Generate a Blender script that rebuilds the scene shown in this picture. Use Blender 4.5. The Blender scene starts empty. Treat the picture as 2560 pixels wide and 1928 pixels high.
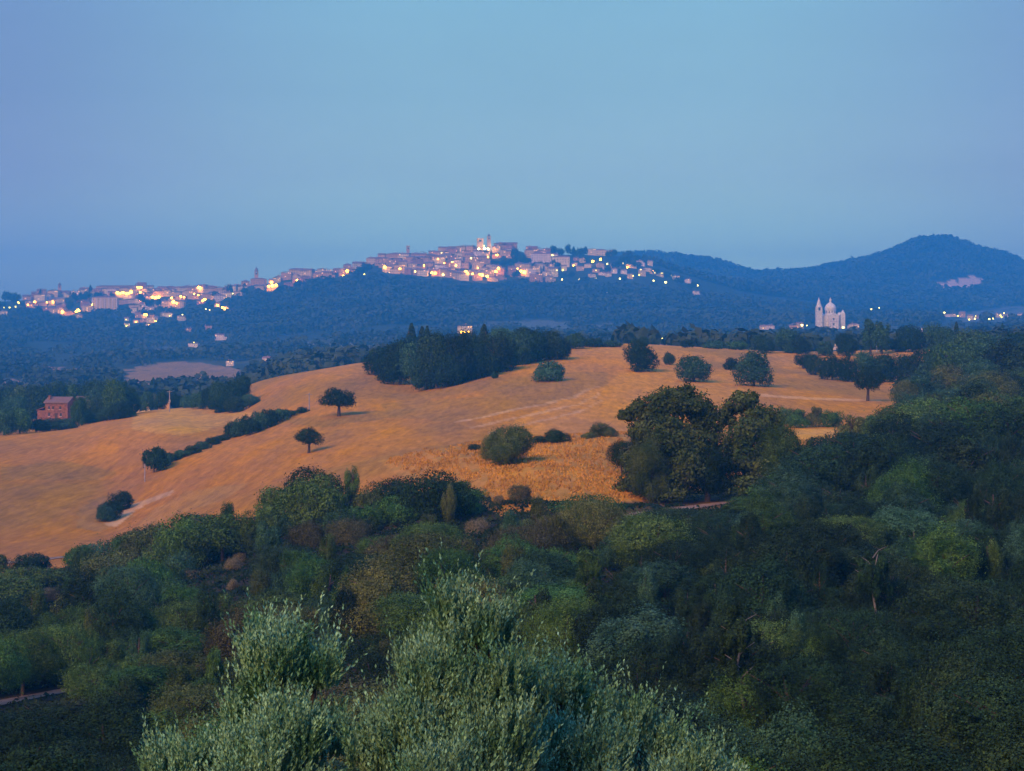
import bpy, math, random
import numpy as np
C = bpy.context.scene.collection
R = math.radians
F = 4777.0          # focal length in photo pixels (2560 wide)
HOR = 820.0         # row of the horizon in the photo

# ------------------------------------------------------------------ camera
cam_d = bpy.data.cameras.new('camera'); cam = bpy.data.objects.new('camera', cam_d); C.objects.link(cam)
cam.location = (0, 0, 0); cam.rotation_euler = (R(90), 0, 0)
cam_d.sensor_width = 36.0; cam_d.lens = 36.0 * F / 2560.0
cam_d.shift_y = -(964.0 - HOR) / 2560.0
cam_d.clip_start = 0.5; cam_d.clip_end = 60000
bpy.context.scene.camera = cam

# ------------------------------------------------------------------ sky, afterglow, exposure
SUN_EL, SUN_AZ = 32.0, 212.0        # afterglow behind the viewer, a little to one side
W = bpy.data.worlds.new("World"); bpy.context.scene.world = W; W.use_nodes = True
nt = W.node_tree; nt.nodes.clear()
def N(nt, t, **kw):
    n = nt.nodes.new(t)
    for k, v in kw.items(): setattr(n, k, v)
    return n
out = N(nt, 'ShaderNodeOutputWorld'); bg = N(nt, 'ShaderNodeBackground'); nt.links.new(bg.outputs[0], out.inputs[0])
tc = N(nt, 'ShaderNodeTexCoord'); sp = N(nt, 'ShaderNodeSeparateXYZ'); nt.links.new(tc.outputs['Generated'], sp.inputs[0])
ramp = N(nt, 'ShaderNodeValToRGB'); nt.links.new(sp.outputs['Z'], ramp.inputs[0])
HAZE_D, HAZE_TOP, HAZE_END = 2.55e-4, 232.0, 5950.0
HAZE_S = (0.026, 0.175, 0.57)        # what the lit air itself looks like, measured
WANT = [(0.0, (.155,.300,.530)), (.016, (.165,.320,.550)), (.03, (.180,.350,.580)), (.05, (.195,.380,.600)), (.08, (.222,.402,.612)), (.12, (.212,.412,.620)), (.17, (.195,.415,.628))]
SKY = []
for z_, c_ in WANT:      # the sky beyond the haze, so that sky and haze together give the evening blue
    T_ = math.exp(-HAZE_D*min(HAZE_TOP/max(z_, 1e-4), HAZE_END))
    SKY.append((z_, tuple(max((c - (1-T_)*h)/T_, 0.02) for c, h in zip(c_, HAZE_S))))
SKY += [(0.35, (0.18, 0.48, 0.95)), (1.0, (0.15, 0.64, 1.85))]
cr = ramp.color_ramp
while len(cr.elements) < len(SKY): cr.elements.new(0.5)
for e, (p, c) in zip(cr.elements, SKY): e.position = p; e.color = (*c, 1)
# sides of the eastern sky drift towards violet
ax = N(nt, 'ShaderNodeMath', operation='ABSOLUTE'); 
offx = N(nt, 'ShaderNodeMath', operation='ADD'); nt.links.new(sp.outputs['X'], offx.inputs[0]); offx.inputs[1].default_value = -0.03
nt.links.new(offx.outputs[0], ax.inputs[0])
mr = N(nt, 'ShaderNodeMapRange', interpolation_type='SMOOTHSTEP'); nt.links.new(ax.outputs[0], mr.inputs['Value'])
mr.inputs['From Min'].default_value = 0.07; mr.inputs['From Max'].default_value = 0.35
side = N(nt, 'ShaderNodeMixRGB', blend_type='MULTIPLY'); nt.links.new(mr.outputs[0], side.inputs[0]); nt.links.new(ramp.outputs[0], side.inputs[1])
side.inputs[2].default_value = (0.71, 0.57, 0.84, 1)
# warm western glow (behind the viewer)
wy = N(nt, 'ShaderNodeMapRange', interpolation_type='SMOOTHSTEP'); nt.links.new(sp.outputs['Y'], wy.inputs['Value'])
wy.inputs['From Min'].default_value = 0.0; wy.inputs['From Max'].default_value = -1.0
wz = N(nt, 'ShaderNodeMapRange', interpolation_type='SMOOTHSTEP'); nt.links.new(sp.outputs['Z'], wz.inputs['Value'])
wz.inputs['From Min'].default_value = 0.6; wz.inputs['From Max'].default_value = 0.0
wm = N(nt, 'ShaderNodeMath', operation='MULTIPLY'); nt.links.new(wy.outputs[0], wm.inputs[0]); nt.links.new(wz.outputs[0], wm.inputs[1])
warm = N(nt, 'ShaderNodeMixRGB', blend_type='MIX'); nt.links.new(wm.outputs[0], warm.inputs[0]); nt.links.new(side.outputs[0], warm.inputs[1])
warm.inputs[2].default_value = (0.80, 0.42, 0.24, 1)
sky = N(nt, 'ShaderNodeTexSky', sky_type='NISHITA'); sky.sun_disc = False
sky.sun_elevation = R(2.0); sky.sun_rotation = R(SUN_AZ)
add = N(nt, 'ShaderNodeMixRGB', blend_type='ADD'); add.inputs[0].default_value = 0.02
wn = N(nt, 'ShaderNodeTexNoise'); wn.inputs['Scale'].default_value = 5.0; wn.inputs['Detail'].default_value = 4
wmp = N(nt, 'ShaderNodeMapping'); wmp.inputs['Scale'].default_value = (1, 1, 4); nt.links.new(tc.outputs['Generated'], wmp.inputs[0]); nt.links.new(wmp.outputs[0], wn.inputs['Vector'])
wr = N(nt, 'ShaderNodeMapRange'); nt.links.new(wn.outputs['Fac'], wr.inputs['Value']); wr.inputs['From Min'].default_value = .3; wr.inputs['From Max'].default_value = .7; wr.inputs['To Min'].default_value = .965; wr.inputs['To Max'].default_value = 1.035
wh = N(nt, 'ShaderNodeHueSaturation'); nt.links.new(warm.outputs[0], wh.inputs['Color']); nt.links.new(wr.outputs[0], wh.inputs['Value'])
nt.links.new(wh.outputs[0], add.inputs[1]); nt.links.new(sky.outputs[0], add.inputs[2])
nt.links.new(add.outputs[0], bg.inputs[0]); bg.inputs[1].default_value = 1.0

sl = bpy.data.lights.new('afterglow', 'SUN'); sl.energy = 4.1; sl.angle = R(25); sl.color = (1.0, 0.50, 0.20)
so = bpy.data.objects.new('afterglow', sl); C.objects.link(so)
so.rotation_euler = (R(90 - SUN_EL), 0, R(180 - SUN_AZ))
vs = bpy.context.scene.view_settings
vs.view_transform = 'Standard'; vs.look = 'None'; vs.exposure = 0.0; vs.gamma = 1.0; vs.use_curve_mapping = False
cy = bpy.context.scene.cycles
cy.max_bounces = 6; cy.diffuse_bounces = 2; cy.glossy_bounces = 1; cy.transmission_bounces = 2; cy.volume_bounces = 1
cy.sample_clamp_indirect = 3.0; cy.use_denoising = True; cy.use_light_tree = True

# ------------------------------------------------------------------ helpers
def pchip(xk, yk, x):
    """monotone cubic; yk may be (n,) or (n,m); x (k,)"""
    xk = np.asarray(xk, float); yk = np.asarray(yk, float); x = np.asarray(x, float)
    one = yk.ndim == 1
    if one: yk = yk[:, None]
    h = np.diff(xk)[:, None]; d = np.diff(yk, axis=0) / h
    m = np.zeros_like(yk)
    w1 = 2 * h[1:] + h[:-1]; w2 = h[1:] + 2 * h[:-1]
    s = d[:-1] * d[1:] > 0
    with np.errstate(all='ignore'):
        hm = (w1 + w2) / (w1 / d[:-1] + w2 / d[1:])
    m[1:-1] = np.where(s, hm, 0); m[0] = d[0]; m[-1] = d[-1]
    i = np.clip(np.searchsorted(xk, x) - 1, 0, len(xk) - 2)
    t = np.clip((x - xk[i]) / (xk[i + 1] - xk[i]), 0, 1)[:, None]; hh = (xk[i + 1] - xk[i])[:, None]
    r = (2*t**3 - 3*t**2 + 1) * yk[i] + (t**3 - 2*t**2 + t) * hh * m[i] + (-2*t**3 + 3*t**2) * yk[i+1] + (t**3 - t**2) * hh * m[i+1]
    return r[:, 0] if one else r

def vnoise(x, y, seed=0):
    """smooth value noise, about -1..1"""
    xi = np.floor(x).astype(np.int64); yi = np.floor(y).astype(np.int64); fx = x - xi; fy = y - yi
    fx = fx*fx*(3-2*fx); fy = fy*fy*(3-2*fy)
    def hsh(a, b):
        n = (a * 374761393 + b * 668265263 + seed * 974634777) & 0x7fffffff
        n = ((n ^ (n >> 13)) * 1274126177) & 0x7fffffff
        return ((n ^ (n >> 16)) & 0xffff) / 32767.5 - 1
    a = hsh(xi, yi); b = hsh(xi+1, yi); c = hsh(xi, yi+1); d = hsh(xi+1, yi+1)
    return (a*(1-fx)+b*fx)*(1-fy) + (c*(1-fx)+d*fx)*fy

def new_mesh(name, verts, faces, mat=None, smooth=False, matidx=None):
    """verts (n,3) array, faces: (k,3|4) int array or list of lists"""
    me = bpy.data.meshes.new(name)
    if isinstance(faces, np.ndarray):
        n, k = faces.shape
        me.vertices.add(len(verts)); me.vertices.foreach_set('co', np.asarray(verts, np.float32).ravel())
        me.loops.add(n * k); me.loops.foreach_set('vertex_index', faces.astype(np.int32).ravel())
        me.polygons.add(n); me.polygons.foreach_set('loop_start', np.arange(0, n * k, k, dtype=np.int32))
        me.update(calc_edges=True)
    else:
        me.from_pydata([tuple(v) for v in verts], [], faces); me.update()
    if mat:
        for m in (mat if isinstance(mat, (list, tuple)) else [mat]): me.materials.append(m)
    if matidx is not None: me.polygons.foreach_set('material_index', np.asarray(matidx, np.int32))
    me.polygons.foreach_set('use_smooth', np.full(len(me.polygons), smooth))
    me.update()
    return me

def obj(name, me, parent=None, loc=(0, 0, 0), rz=0, sc=None):
    o = bpy.data.objects.new(name, me); C.objects.link(o)
    if parent: o.parent = parent
    o.location = loc; o.rotation_euler = (0, 0, rz)
    if sc is not None: o.scale = sc
    return o
def tag(o, label=None, cat=None, group=None, kind=None):
    for k, v in (('label', label), ('category', cat), ('group', group), ('kind', kind)):
        if v: o[k] = v
    return o
def thing(name, label, cat, loc=(0, 0, 0), rz=0, group=None, sc=None):
    return tag(obj(name, None, None, loc, rz, sc), label, cat, group)

class MB:
    """collects simple solids into one mesh"""
    def __init__(s): s.v = []; s.f = []; s.m = []
    def add(s, vs_, fs, mi=0):
        b = len(s.v); s.v += [tuple(v) for v in vs_]; s.f += [[i + b for i in f] for f in fs]; s.m += [mi] * len(fs)
    def box(s, x0, y0, z0, x1, y1, z1, mi=0):
        s.add([(x0,y0,z0),(x1,y0,z0),(x1,y1,z0),(x0,y1,z0),(x0,y0,z1),(x1,y0,z1),(x1,y1,z1),(x0,y1,z1)],
              [[0,3,2,1],[4,5,6,7],[0,1,5,4],[1,2,6,5],[2,3,7,6],[3,0,4,7]], mi)
    def lathe(s, prof, n=10, cx=0, cy=0, mi=0, rot=0.0, capb=True):
        b = len(s.v)
        for r, z in prof:
            for k in range(n):
                a = rot + 2*math.pi*k/n; s.v.append((cx + r*math.cos(a), cy + r*math.sin(a), z))
        for i in range(len(prof)-1):
            for k in range(n):
                a = b+i*n+k; c = b+i*n+(k+1) % n
                s.f.append([a, c, c+n, a+n]); s.m.append(mi)
        s.f.append([b+(len(prof)-1)*n+k for k in range(n)]); s.m.append(mi)
        if capb: s.f.append([b+k for k in range(n)][::-1]); s.m.append(mi)
    def gable(s, x0, y0, x1, y1, z0, h, ov=0.5, along='x', mi=0, t=0.35):
        """pitched roof with thickness, ridge along x or y"""
        if along == 'y':
            t2 = MB(); t2.gable(y0, x0, y1, x1, z0, h, ov, 'x', 0, t)
            s.add([(v[1], v[0], v[2]) for v in t2.v], [f[::-1] for f in t2.f], mi); return
        x0 -= ov; x1 += ov; y0 -= ov; y1 += ov; ym = (y0+y1)/2
        p = [(y0, z0), (ym, z0+h), (y1, z0), (y1, z0-t*0.9), (ym, z0+h-t), (y0, z0-t*0.9)]
        vs_ = [(x0, a, b) for a, b in p] + [(x1, a, b) for a, b in p]
        s.add(vs_, [[0,6,7,1],[1,7,8,2],[2,8,9,3],[3,9,10,4],[4,10,11,5],[5,11,6,0],[0,1,4,5],[1,2,3,4],[6,11,10,7],[7,10,9,8]], mi)
    def hip(s, x0, y0, x1, y1, z0, h, ov=0.5, mi=0):
        x0 -= ov; x1 += ov; y0 -= ov; y1 += ov; w = min(x1-x0, y1-y0)/2
        if x1-x0 >= y1-y0: a, b = (x0+w, (y0+y1)/2), (x1-w+0.01, (y0+y1)/2)
        else: a, b = ((x0+x1)/2, y0+w), ((x0+x1)/2, y1-w+0.01)
        t = 0.3
        vs_ = [(x0,y0,z0),(x1,y0,z0),(x1,y1,z0),(x0,y1,z0),(x0,y0,z0-t),(x1,y0,z0-t),(x1,y1,z0-t),(x0,y1,z0-t),(*a,z0+h),(*b,z0+h)]
        top = [[0,1,9,8],[1,2,9],[2,3,8,9],[3,0,8]] if x1-x0 >= y1-y0 else [[0,1,8],[1,2,9,8],[2,3,9],[3,0,8,9]]
        s.add(vs_, top + [[4,5,1,0],[5,6,2,1],[6,7,3,2],[7,4,0,3],[7,6,5,4]], mi)
    def tube(s, pts, rads, n=7, mi=0):
        b = len(s.v)
        for i, (p, r) in enumerate(zip(pts, rads)):
            p = np.array(p, float)
            q = np.array(pts[min(i+1, len(pts)-1)], float) - np.array(pts[max(i-1, 0)], float)
            q /= max(np.linalg.norm(q), 1e-9)
            a = np.cross(q, (0, 0, 1)) if abs(q[2]) < .9 else np.cross(q, (1, 0, 0)); a /= np.linalg.norm(a); c = np.cross(q, a)
            for k in range(n):
                t = 2*math.pi*k/n; s.v.append(tuple(p + r*(math.cos(t)*a + math.sin(t)*c)))
        for i in range(len(pts)-1):
            for k in range(n):
                a = b+i*n+k; c = b+i*n+(k+1) % n; s.f.append([a, c, c+n, a+n]); s.m.append(mi)
        s.f.append([b+(len(pts)-1)*n+k for k in range(n)]); s.m.append(mi)
    def mesh(s, name, mats, smooth=False): return new_mesh(name, s.v, s.f, mats, smooth, s.m)

ONES = ['','first','second','third','fourth','fifth','sixth','seventh','eighth','ninth','tenth','eleventh','twelfth','thirteenth','fourteenth','fifteenth','sixteenth','seventeenth','eighteenth','nineteenth']
TENS = ['','','twentieth','thirtieth','fortieth','fiftieth','sixtieth','seventieth','eightieth','ninetieth']
TENC = ['','','twenty','thirty','forty','fifty','sixty','seventy','eighty','ninety']
def ordn(n):
    if n < 20: return ONES[n]
    return TENS[n//10] if n % 10 == 0 else TENC[n//10] + '-' + ONES[n % 10]

# ------------------------------------------------------------------ materials
def principled(name, col, rough=0.9, spec=0.1):
    m = bpy.data.materials.new(name); m.use_nodes = True
    b = m.node_tree.nodes['Principled BSDF']
    b.inputs['Base Color'].default_value = (*col, 1); b.inputs['Roughness'].default_value = rough
    b.inputs['Specular IOR Level'].default_value = spec
    return m, m.node_tree, b
def noisy(name, c1, c2, scale, rough=0.9, detail=4, c3=None, objvar=0.0, spec=0.1, coord='Object', stretch=(1,1,1), hue=0.0, leaf=0.0):
    m, t, b = principled(name, c1, rough, spec)
    tc = N(t, 'ShaderNodeTexCoord'); mp = N(t, 'ShaderNodeMapping'); mp.inputs['Scale'].default_value = stretch
    t.links.new(tc.outputs[coord], mp.inputs[0])
    nz = N(t, 'ShaderNodeTexNoise'); nz.inputs['Scale'].default_value = scale; nz.inputs['Detail'].default_value = detail
    t.links.new(mp.outputs[0], nz.inputs['Vector'])
    r = N(t, 'ShaderNodeValToRGB'); e = r.color_ramp.elements
    e[0].position = 0.35; e[0].color = (*c1, 1); e[1].position = 0.65; e[1].color = (*c2, 1)
    if c3: x = r.color_ramp.elements.new(0.5); x.color = (*c3, 1)
    t.links.new(nz.outputs['Fac'], r.inputs[0]); src = r.outputs[0]
    if objvar or hue:
        oi = N(t, 'ShaderNodeObjectInfo'); hs = N(t, 'ShaderNodeHueSaturation'); t.links.new(src, hs.inputs['Color'])
        mv = N(t, 'ShaderNodeMapRange'); t.links.new(oi.outputs['Random'], mv.inputs['Value'])
        mv.inputs['To Min'].default_value = 1-objvar; mv.inputs['To Max'].default_value = 1+objvar
        t.links.new(mv.outputs[0], hs.inputs['Value'])
        if hue:
            fr = N(t, 'ShaderNodeMath', operation='MULTIPLY'); t.links.new(oi.outputs['Random'], fr.inputs[0]); fr.inputs[1].default_value = 7.31
            ff = N(t, 'ShaderNodeMath', operation='FRACT'); t.links.new(fr.outputs[0], ff.inputs[0])
            mh = N(t, 'ShaderNodeMapRange'); t.links.new(ff.outputs[0], mh.inputs['Value'])
            mh.inputs['To Min'].default_value = 0.5-hue; mh.inputs['To Max'].default_value = 0.5+hue
            t.links.new(mh.outputs[0], hs.inputs['Hue'])
        src = hs.outputs[0]
    if leaf:      # every leaf its own tone
        ge = N(t, 'ShaderNodeNewGeometry'); h2 = N(t, 'ShaderNodeHueSaturation'); t.links.new(src, h2.inputs['Color'])
        m2 = N(t, 'ShaderNodeMapRange'); t.links.new(ge.outputs['Random Per Island'], m2.inputs['Value'])
        m2.inputs['To Min'].default_value = 1-leaf; m2.inputs['To Max'].default_value = 1+leaf; t.links.new(m2.outputs[0], h2.inputs['Value']); src = h2.outputs[0]
    t.links.new(src, b.inputs['Base Color'])
    return m
FOL = dict(
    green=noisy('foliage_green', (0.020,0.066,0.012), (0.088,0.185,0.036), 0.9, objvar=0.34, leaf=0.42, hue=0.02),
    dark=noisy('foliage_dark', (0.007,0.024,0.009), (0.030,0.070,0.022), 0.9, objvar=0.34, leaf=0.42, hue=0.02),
    olive=noisy('foliage_olive', (0.040,0.070,0.016), (0.118,0.158,0.042), 0.9, objvar=0.30, leaf=0.42, hue=0.02),
    brown=noisy('foliage_brown', (0.046,0.060,0.020), (0.112,0.122,0.046), 0.9, objvar=0.25, leaf=0.42, hue=0.01),
    teal=noisy('foliage_blue_green', (0.016,0.060,0.026), (0.060,0.146,0.066), 0.9, objvar=0.30, leaf=0.42, hue=0.015),
    shade=noisy('foliage_holm_oak', (0.026,0.058,0.012), (0.092,0.132,0.032), 0.40, objvar=0.15, leaf=0.28),
    blossom=noisy('foliage_seed_heads', (0.05,0.065,0.025), (0.26,0.24,0.13), 2.2, objvar=0.15, leaf=.4),
    silver=noisy('foliage_silver', (0.070,0.22,0.090), (0.24,0.48,0.25), 1.3, objvar=0.10, leaf=0.45),
    far=noisy('foliage_far', (0.022,0.042,0.022), (0.060,0.085,0.036), 0.012, objvar=0.0, coord='Object', detail=5),
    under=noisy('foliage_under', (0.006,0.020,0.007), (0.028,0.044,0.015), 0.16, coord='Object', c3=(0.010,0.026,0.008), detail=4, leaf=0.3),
)
BARK = noisy('bark', (0.05,0.04,0.03), (0.11,0.09,0.07), 6.0)
PALEBARK = noisy('pale_bark', (0.10,0.11,0.10), (0.18,0.19,0.17), 3.0)

# ------------------------------------------------------------------ terrain profile (ground row in the photo at each distance)
PR = {
 1.5: [(-400, HOR+1.75*F/1.5), (2960, HOR+1.75*F/1.5)],
 5:   [(-400, HOR+2.7*F/5), (2960, HOR+2.7*F/5)],
 15:  [(-400, HOR+6.3*F/15), (2960, HOR+6.3*F/15)],
 30:  [(-400, HOR+11*F/30), (2960, HOR+11*F/30)],
 60:  [(-400,2230),(0,2210),(1280,2170),(2560,2110),(2960,2100)],
 110: [(-400,1940),(0,1930),(1000,1820),(2000,1700),(2560,1670),(2960,1660)],
 170: [(-400,1670),(0,1660),(500,1580),(1000,1470),(1250,1430),(1500,1410),(1750,1380),(2000,1370),(2560,1350),(2960,1340)],
 240: [(-400,1490),(0,1477),(250,1450),(500,1380),(750,1300),(1000,1225),(1100,1190),(1250,1172),(1400,1165),(1550,1180),(1750,1215),(2000,1190),(2250,1180),(2560,1170),(2960,1160)],
 285: [(-400,1400),(0,1390),(250,1375),(500,1300),(750,1215),(1000,1150),(1100,1118),(1250,1103),(1400,1090),(1550,1082),(1750,1088),(2000,1090),(2250,1100),(2560,1090),(2960,1080)],
 330: [(-400,1335),(0,1330),(250,1330),(500,1250),(750,1175),(1000,1120),(1250,1098),(1400,1088),(1550,1082),(1750,1085),(2000,1080),(2250,1075),(2560,1065),(2960,1050)],
 420: [(-400,1180),(0,1185),(250,1195),(400,1165),(500,1140),(750,1080),(1000,1050),(1250,1020),(1500,1010),(1750,1005),(2000,1010),(2250,1015),(2560,1010),(2960,1000)],
 520: [(-400,1115),(0,1105),(150,1095),(300,1068),(400,1060),(500,1072),(560,1076),(650,1050),(750,1010),(850,985),(1000,985),(1250,945),(1400,935),(1550,935),(1700,940),(1850,948),(2000,955),(2250,960),(2560,960),(2960,950)],
 620: [(-400,1085),(0,1075),(150,1068),(300,1044),(400,1030),(500,1028),(600,1018),(650,990),(750,955),(850,935),(930,930),(1000,935),(1250,893),(1400,885),(1550,885),(1700,893),(1850,903),(2000,915),(2250,915),(2560,915),(2960,905)],
 720: [(-400,1062),(0,1052),(150,1048),(300,1036),(400,1026),(500,1014),(560,995),(600,975),(650,955),(750,932),(850,915),(930,905),(1000,900),(1250,868),(1400,861),(1550,859),(1700,865),(1850,873),(2000,880),(2250,876),(2560,880),(2960,875)],
 900: [(-400,1060),(0,1050),(300,1038),(600,1000),(750,950),(1000,912),(1250,885),(1500,878),(1750,890),(2000,893),(2250,888),(2560,882),(2960,880)],
 1200:[(-400,1010),(0,1000),(300,985),(600,970),(750,925),(1000,905),(1250,885),(1500,880),(1750,885),(2000,885),(2250,870),(2560,865),(2960,860)],
 1600:[(-400,950),(0,943),(300,932),(600,925),(750,895),(1000,880),(1250,868),(1750,863),(2000,855),(2560,850),(2960,850)],
 2000:[(-400,905),(0,905),(300,893),(600,885),(750,868),(1000,852),(1250,843),(1500,846),(1750,848),(2000,840),(2250,835),(2560,830),(2960,830)],
 2400:[(-400,870),(0,868),(300,862),(500,862),(750,840),(1000,820),(1250,815),(1500,820),(1750,824),(2000,820),(2120,819),(2250,816),(2560,813),(2960,812)],
 2900:[(-400,825),(0,818),(300,815),(600,788),(800,758),(1000,745),(1200,753),(1500,755),(1700,768),(1850,780),(2000,790),(2250,800),(2560,803),(2960,800)],
 3200:[(-400,795),(0,783),(60,776),(100,783),(160,795),(200,790),(300,782),(400,780),(500,772),(600,748),(640,738),(700,730),(770,715),(830,706),(880,692),(920,690),(1000,697),(1100,703),(1200,712),(1300,712),(1400,715),(1500,715),(1600,717),(1700,727),(1760,738),(1850,752),(2000,767),(2250,787),(2560,793),(2960,790)],
 3450:[(-400,785),(0,757),(60,752),(115,744),(175,739),(240,733),(345,730),(440,729),(530,727),(610,721),(641,712),(665,711),(720,692),(770,688),(830,686),(880,674),(920,664),(962,650),(1075,644),(1110,634),(1200,627),(1250,622),(1300,630),(1380,638),(1470,638),(1540,642),(1600,655),(1700,682),(1760,702),(1850,728),(2000,752),(2250,778),(2560,784),(2960,780)],
 3620:[(-400,800),(0,790),(600,750),(1000,685),(1300,660),(1470,665),(1540,670),(1700,692),(1850,720),(2000,742),(2250,770),(2560,775),(2960,770)],
 3950:[(-400,820),(0,815),(1000,790),(1400,760),(1600,725),(1800,722),(2000,722),(2250,742),(2560,745),(2960,745)],
 4450:[(-400,822),(1000,812),(1400,720),(1560,690),(1700,690),(1900,705),(2000,700),(2250,672),(2360,665),(2560,700),(2960,720)],
 4900:[(-400,815),(800,810),(1200,740),(1400,672),(1500,652),(1560,646),(1650,648),(1700,652),(1800,668),(1900,686),(1950,687),(2030,684),(2100,672),(2160,655),(2200,641),(2250,622),(2290,605),(2330,600),(2360,599),(2400,608),(2450,627),(2500,640),(2560,662),(2700,700),(2960,730)],
 5300:[(-400,815),(1400,760),(2300,720),(2960,760)],
 5900:[(-400,817),(2960,817)],
}
DK = np.array(sorted(PR)); LDK = np.log(DK)
UG = np.linspace(-400, 2960, 841)
ZK = np.array([(HOR - pchip(*zip(*PR[d]), UG)) * d / F for d in DK])      # (nD, nU)

def profile_z(u, Y):
    """height of the ground at photo column u and distance Y (arrays)"""
    u = np.clip(np.atleast_1d(u).astype(float), -400, 2960); Y = np.clip(np.atleast_1d(Y).astype(float), 1.5, 5900)
    fi = (u + 400) / 4.0; i0 = np.clip(fi.astype(int), 0, len(UG) - 2); fr = fi - i0
    out = np.empty_like(u)
    ZZ = PCM
    lk = np.log(Y); j = (lk - LG0) / LGS; j0 = np.clip(j.astype(int), 0, ZZ.shape[0] - 2); jr = j - j0
    a = ZZ[j0, i0]*(1-fr) + ZZ[j0, i0+1]*fr; b = ZZ[j0+1, i0]*(1-fr) + ZZ[j0+1, i0+1]*fr
    return a*(1-jr) + b*jr
LG0 = math.log(1.5); NG = 1600; LGS = (math.log(5900) - LG0) / (NG - 1)
PCM = pchip(LDK, ZK, LG0 + LGS*np.arange(NG))

def gz(x, y):
    """ground height anywhere"""
    x = np.atleast_1d(np.asarray(x, float)); y = np.atleast_1d(np.asarray(y, float))
    r = np.hypot(x, y); th = np.abs(np.arctan2(x, y))
    Y = r * np.maximum(np.cos(th), math.cos(R(24)))
    thc = np.clip(np.arctan2(x, y), -R(40), R(40))
    u = 1280 + F*np.tan(thc)
    z = profile_z(u, Y)
    # rises behind the viewer: unseen hill, shaped to shade the foreground
    zb = -1.7 + np.interp(r, [0, 4, 20, 60, 140, 600, 3000, 5900], [0, 0.0, 7, 24, 38, 44, 20, -20])
    w = np.clip((th - R(60)) / R(70), 0, 1); w = w*w*(3-2*w)
    z = z*(1-w) + zb*w
    # relief
    amp = np.interp(r, [0, 40, 200, 900, 2000, 4800, 5900], [0, .15, .35, .6, 3.0, 4.0, 1])
    z = z + amp*(0.6*vnoise(x/38, y/38, 3) + 0.3*vnoise(x/15, y/15, 5)) + np.interp(r, [0, 1500, 2500, 4800], [0, 0, 4, 4])*vnoise(x/160, y/160, 9)*np.where((r > 3050) & (r < 3700), 0.15, 1)
    return z
def at(u, Y): return (u-1280)/F*Y
def row(u, Y):
    """photo row of the ground at column u, distance Y"""
    return HOR - gz(at(u, Y), np.asarray(Y, float) + 0*np.asarray(u, float)) * F / Y
def Yat(u, v, y0, y1):
    """nearest distance in y0..y1 at which the ground shows at row v"""
    Y = np.linspace(y0, y1, 240); rr = row(np.full_like(Y, u), Y)
    k = np.where(rr <= v)[0]
    return float(Y[k[0]]) if len(k) else float(Y[np.argmin(rr)])

def inpoly(u, v, P):
    ins = np.zeros(u.shape, bool); n = len(P)
    for i in range(n):
        x1, y1 = P[i]; x2, y2 = P[(i+1) % n]
        c = ((y1 > v) != (y2 > v)) & (u < (x2-x1)*(v-y1)/((y2-y1) or 1e-9) + x1)
        ins ^= c
    return ins
EDGE = [(-400,1450),(0,1440),(250,1405),(500,1350),(620,1310),(750,1275),(850,1240),(1000,1235),(1100,1228),(1180,1238),(1250,1248),(1500,1258),(1640,1262),(1750,1262),(1900,1240),(2000,1200),(2110,1130),(2200,1050),(2300,990),(2400,980),(2960,980)]
def edge_row(u): return np.interp(u, *zip(*EDGE))

# ------------------------------------------------------------------ ground sheet with its land cover
th_in = np.linspace(-R(17.5), R(17.5), 440)
th_out = np.concatenate([np.linspace(R(17.5), R(40), 40)[1:], np.linspace(R(40), R(180), 60)[1:]])
TH = np.concatenate([-th_out[::-1], th_in, th_out])
RR = np.concatenate([np.geomspace(2.0, 150, 60)[:-1], np.geomspace(150, 900, 250)[:-1], np.geomspace(900, 5100, 260)[:-1], np.geomspace(5100, 5900, 8)])
TT, RG = np.meshgrid(TH, RR)
GX = (RG*np.sin(TT)).ravel(); GY = (RG*np.cos(TT)).ravel(); GZ = gz(GX, GY)
nr, nc = TT.shape
ii = (np.arange(nr-1)[:, None]*nc + np.arange(nc-1)[None, :]).ravel()
faces = np.stack([ii, ii+1, ii+nc+1, ii+nc], 1)[:, ::-1]
# cap under the viewer
verts = np.stack([GX, GY, GZ], 1)
yy = np.maximum(GY, 1e-3)
gu = np.where(GY > 0, 1280 + F*GX/yy, np.where(GX > 0, 9999., -9999.)); gv = np.where(GY > 0, HOR - GZ*F/yy, 5000.)
dist = GY.copy()
wob = vnoise(GX/22, GY/22, 21)*6 + vnoise(GX/7, GY/7, 22)*3      # boundary wobble, photo px
cu = gu + wob; cv = gv + wob*0.6
soil = np.array([0.050, 0.044, 0.026]); 
COL = np.tile(soil, (len(GX), 1)); 
def paint(mask, c, k=1.0):
    k = np.broadcast_to(np.asarray(k, float), mask.shape)[mask][:, None]; COL[mask] = COL[mask]*(1-k) + np.array(c)*k
def sst(x, a, b): t_ = np.clip((x-a)/(b-a), 0, 1); return t_*t_*(3-2*t_)
wood = cv > edge_row(cu)
straw = (0.52, 0.228, 0.027); gold = (0.68, 0.345, 0.05); grass = (0.30, 0.175, 0.032); meadow = (0.075, 0.085, 0.04)
mid = (dist > 170) & (dist < 800) & ~wood
paint(mid, straw)
paint(mid, (0.42,0.175,0.026), .8*sst(cu, 1000, 450)*sst(cv, 1040, 1200)); paint(mid, (0.64,0.285,0.034), .8*sst(cu, 500, 900)*sst(cv, 990, 880))
n1 = vnoise(GX/34 + GY/140, GY/95, 31); n2 = vnoise(GX/13, GY/42, 32)
paint(mid, grass, .55*sst(n1 + .6*n2, .1, .9)); paint(mid, (0.60,0.245,0.03), .5*sst(n1 + .6*n2, -.2, -.9))
fr_ = np.abs(((cv + .28*cu + 10*vnoise(GX/40, GY/120, 35))/13.0) % 1 - .5)*2      # mowing lines
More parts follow.
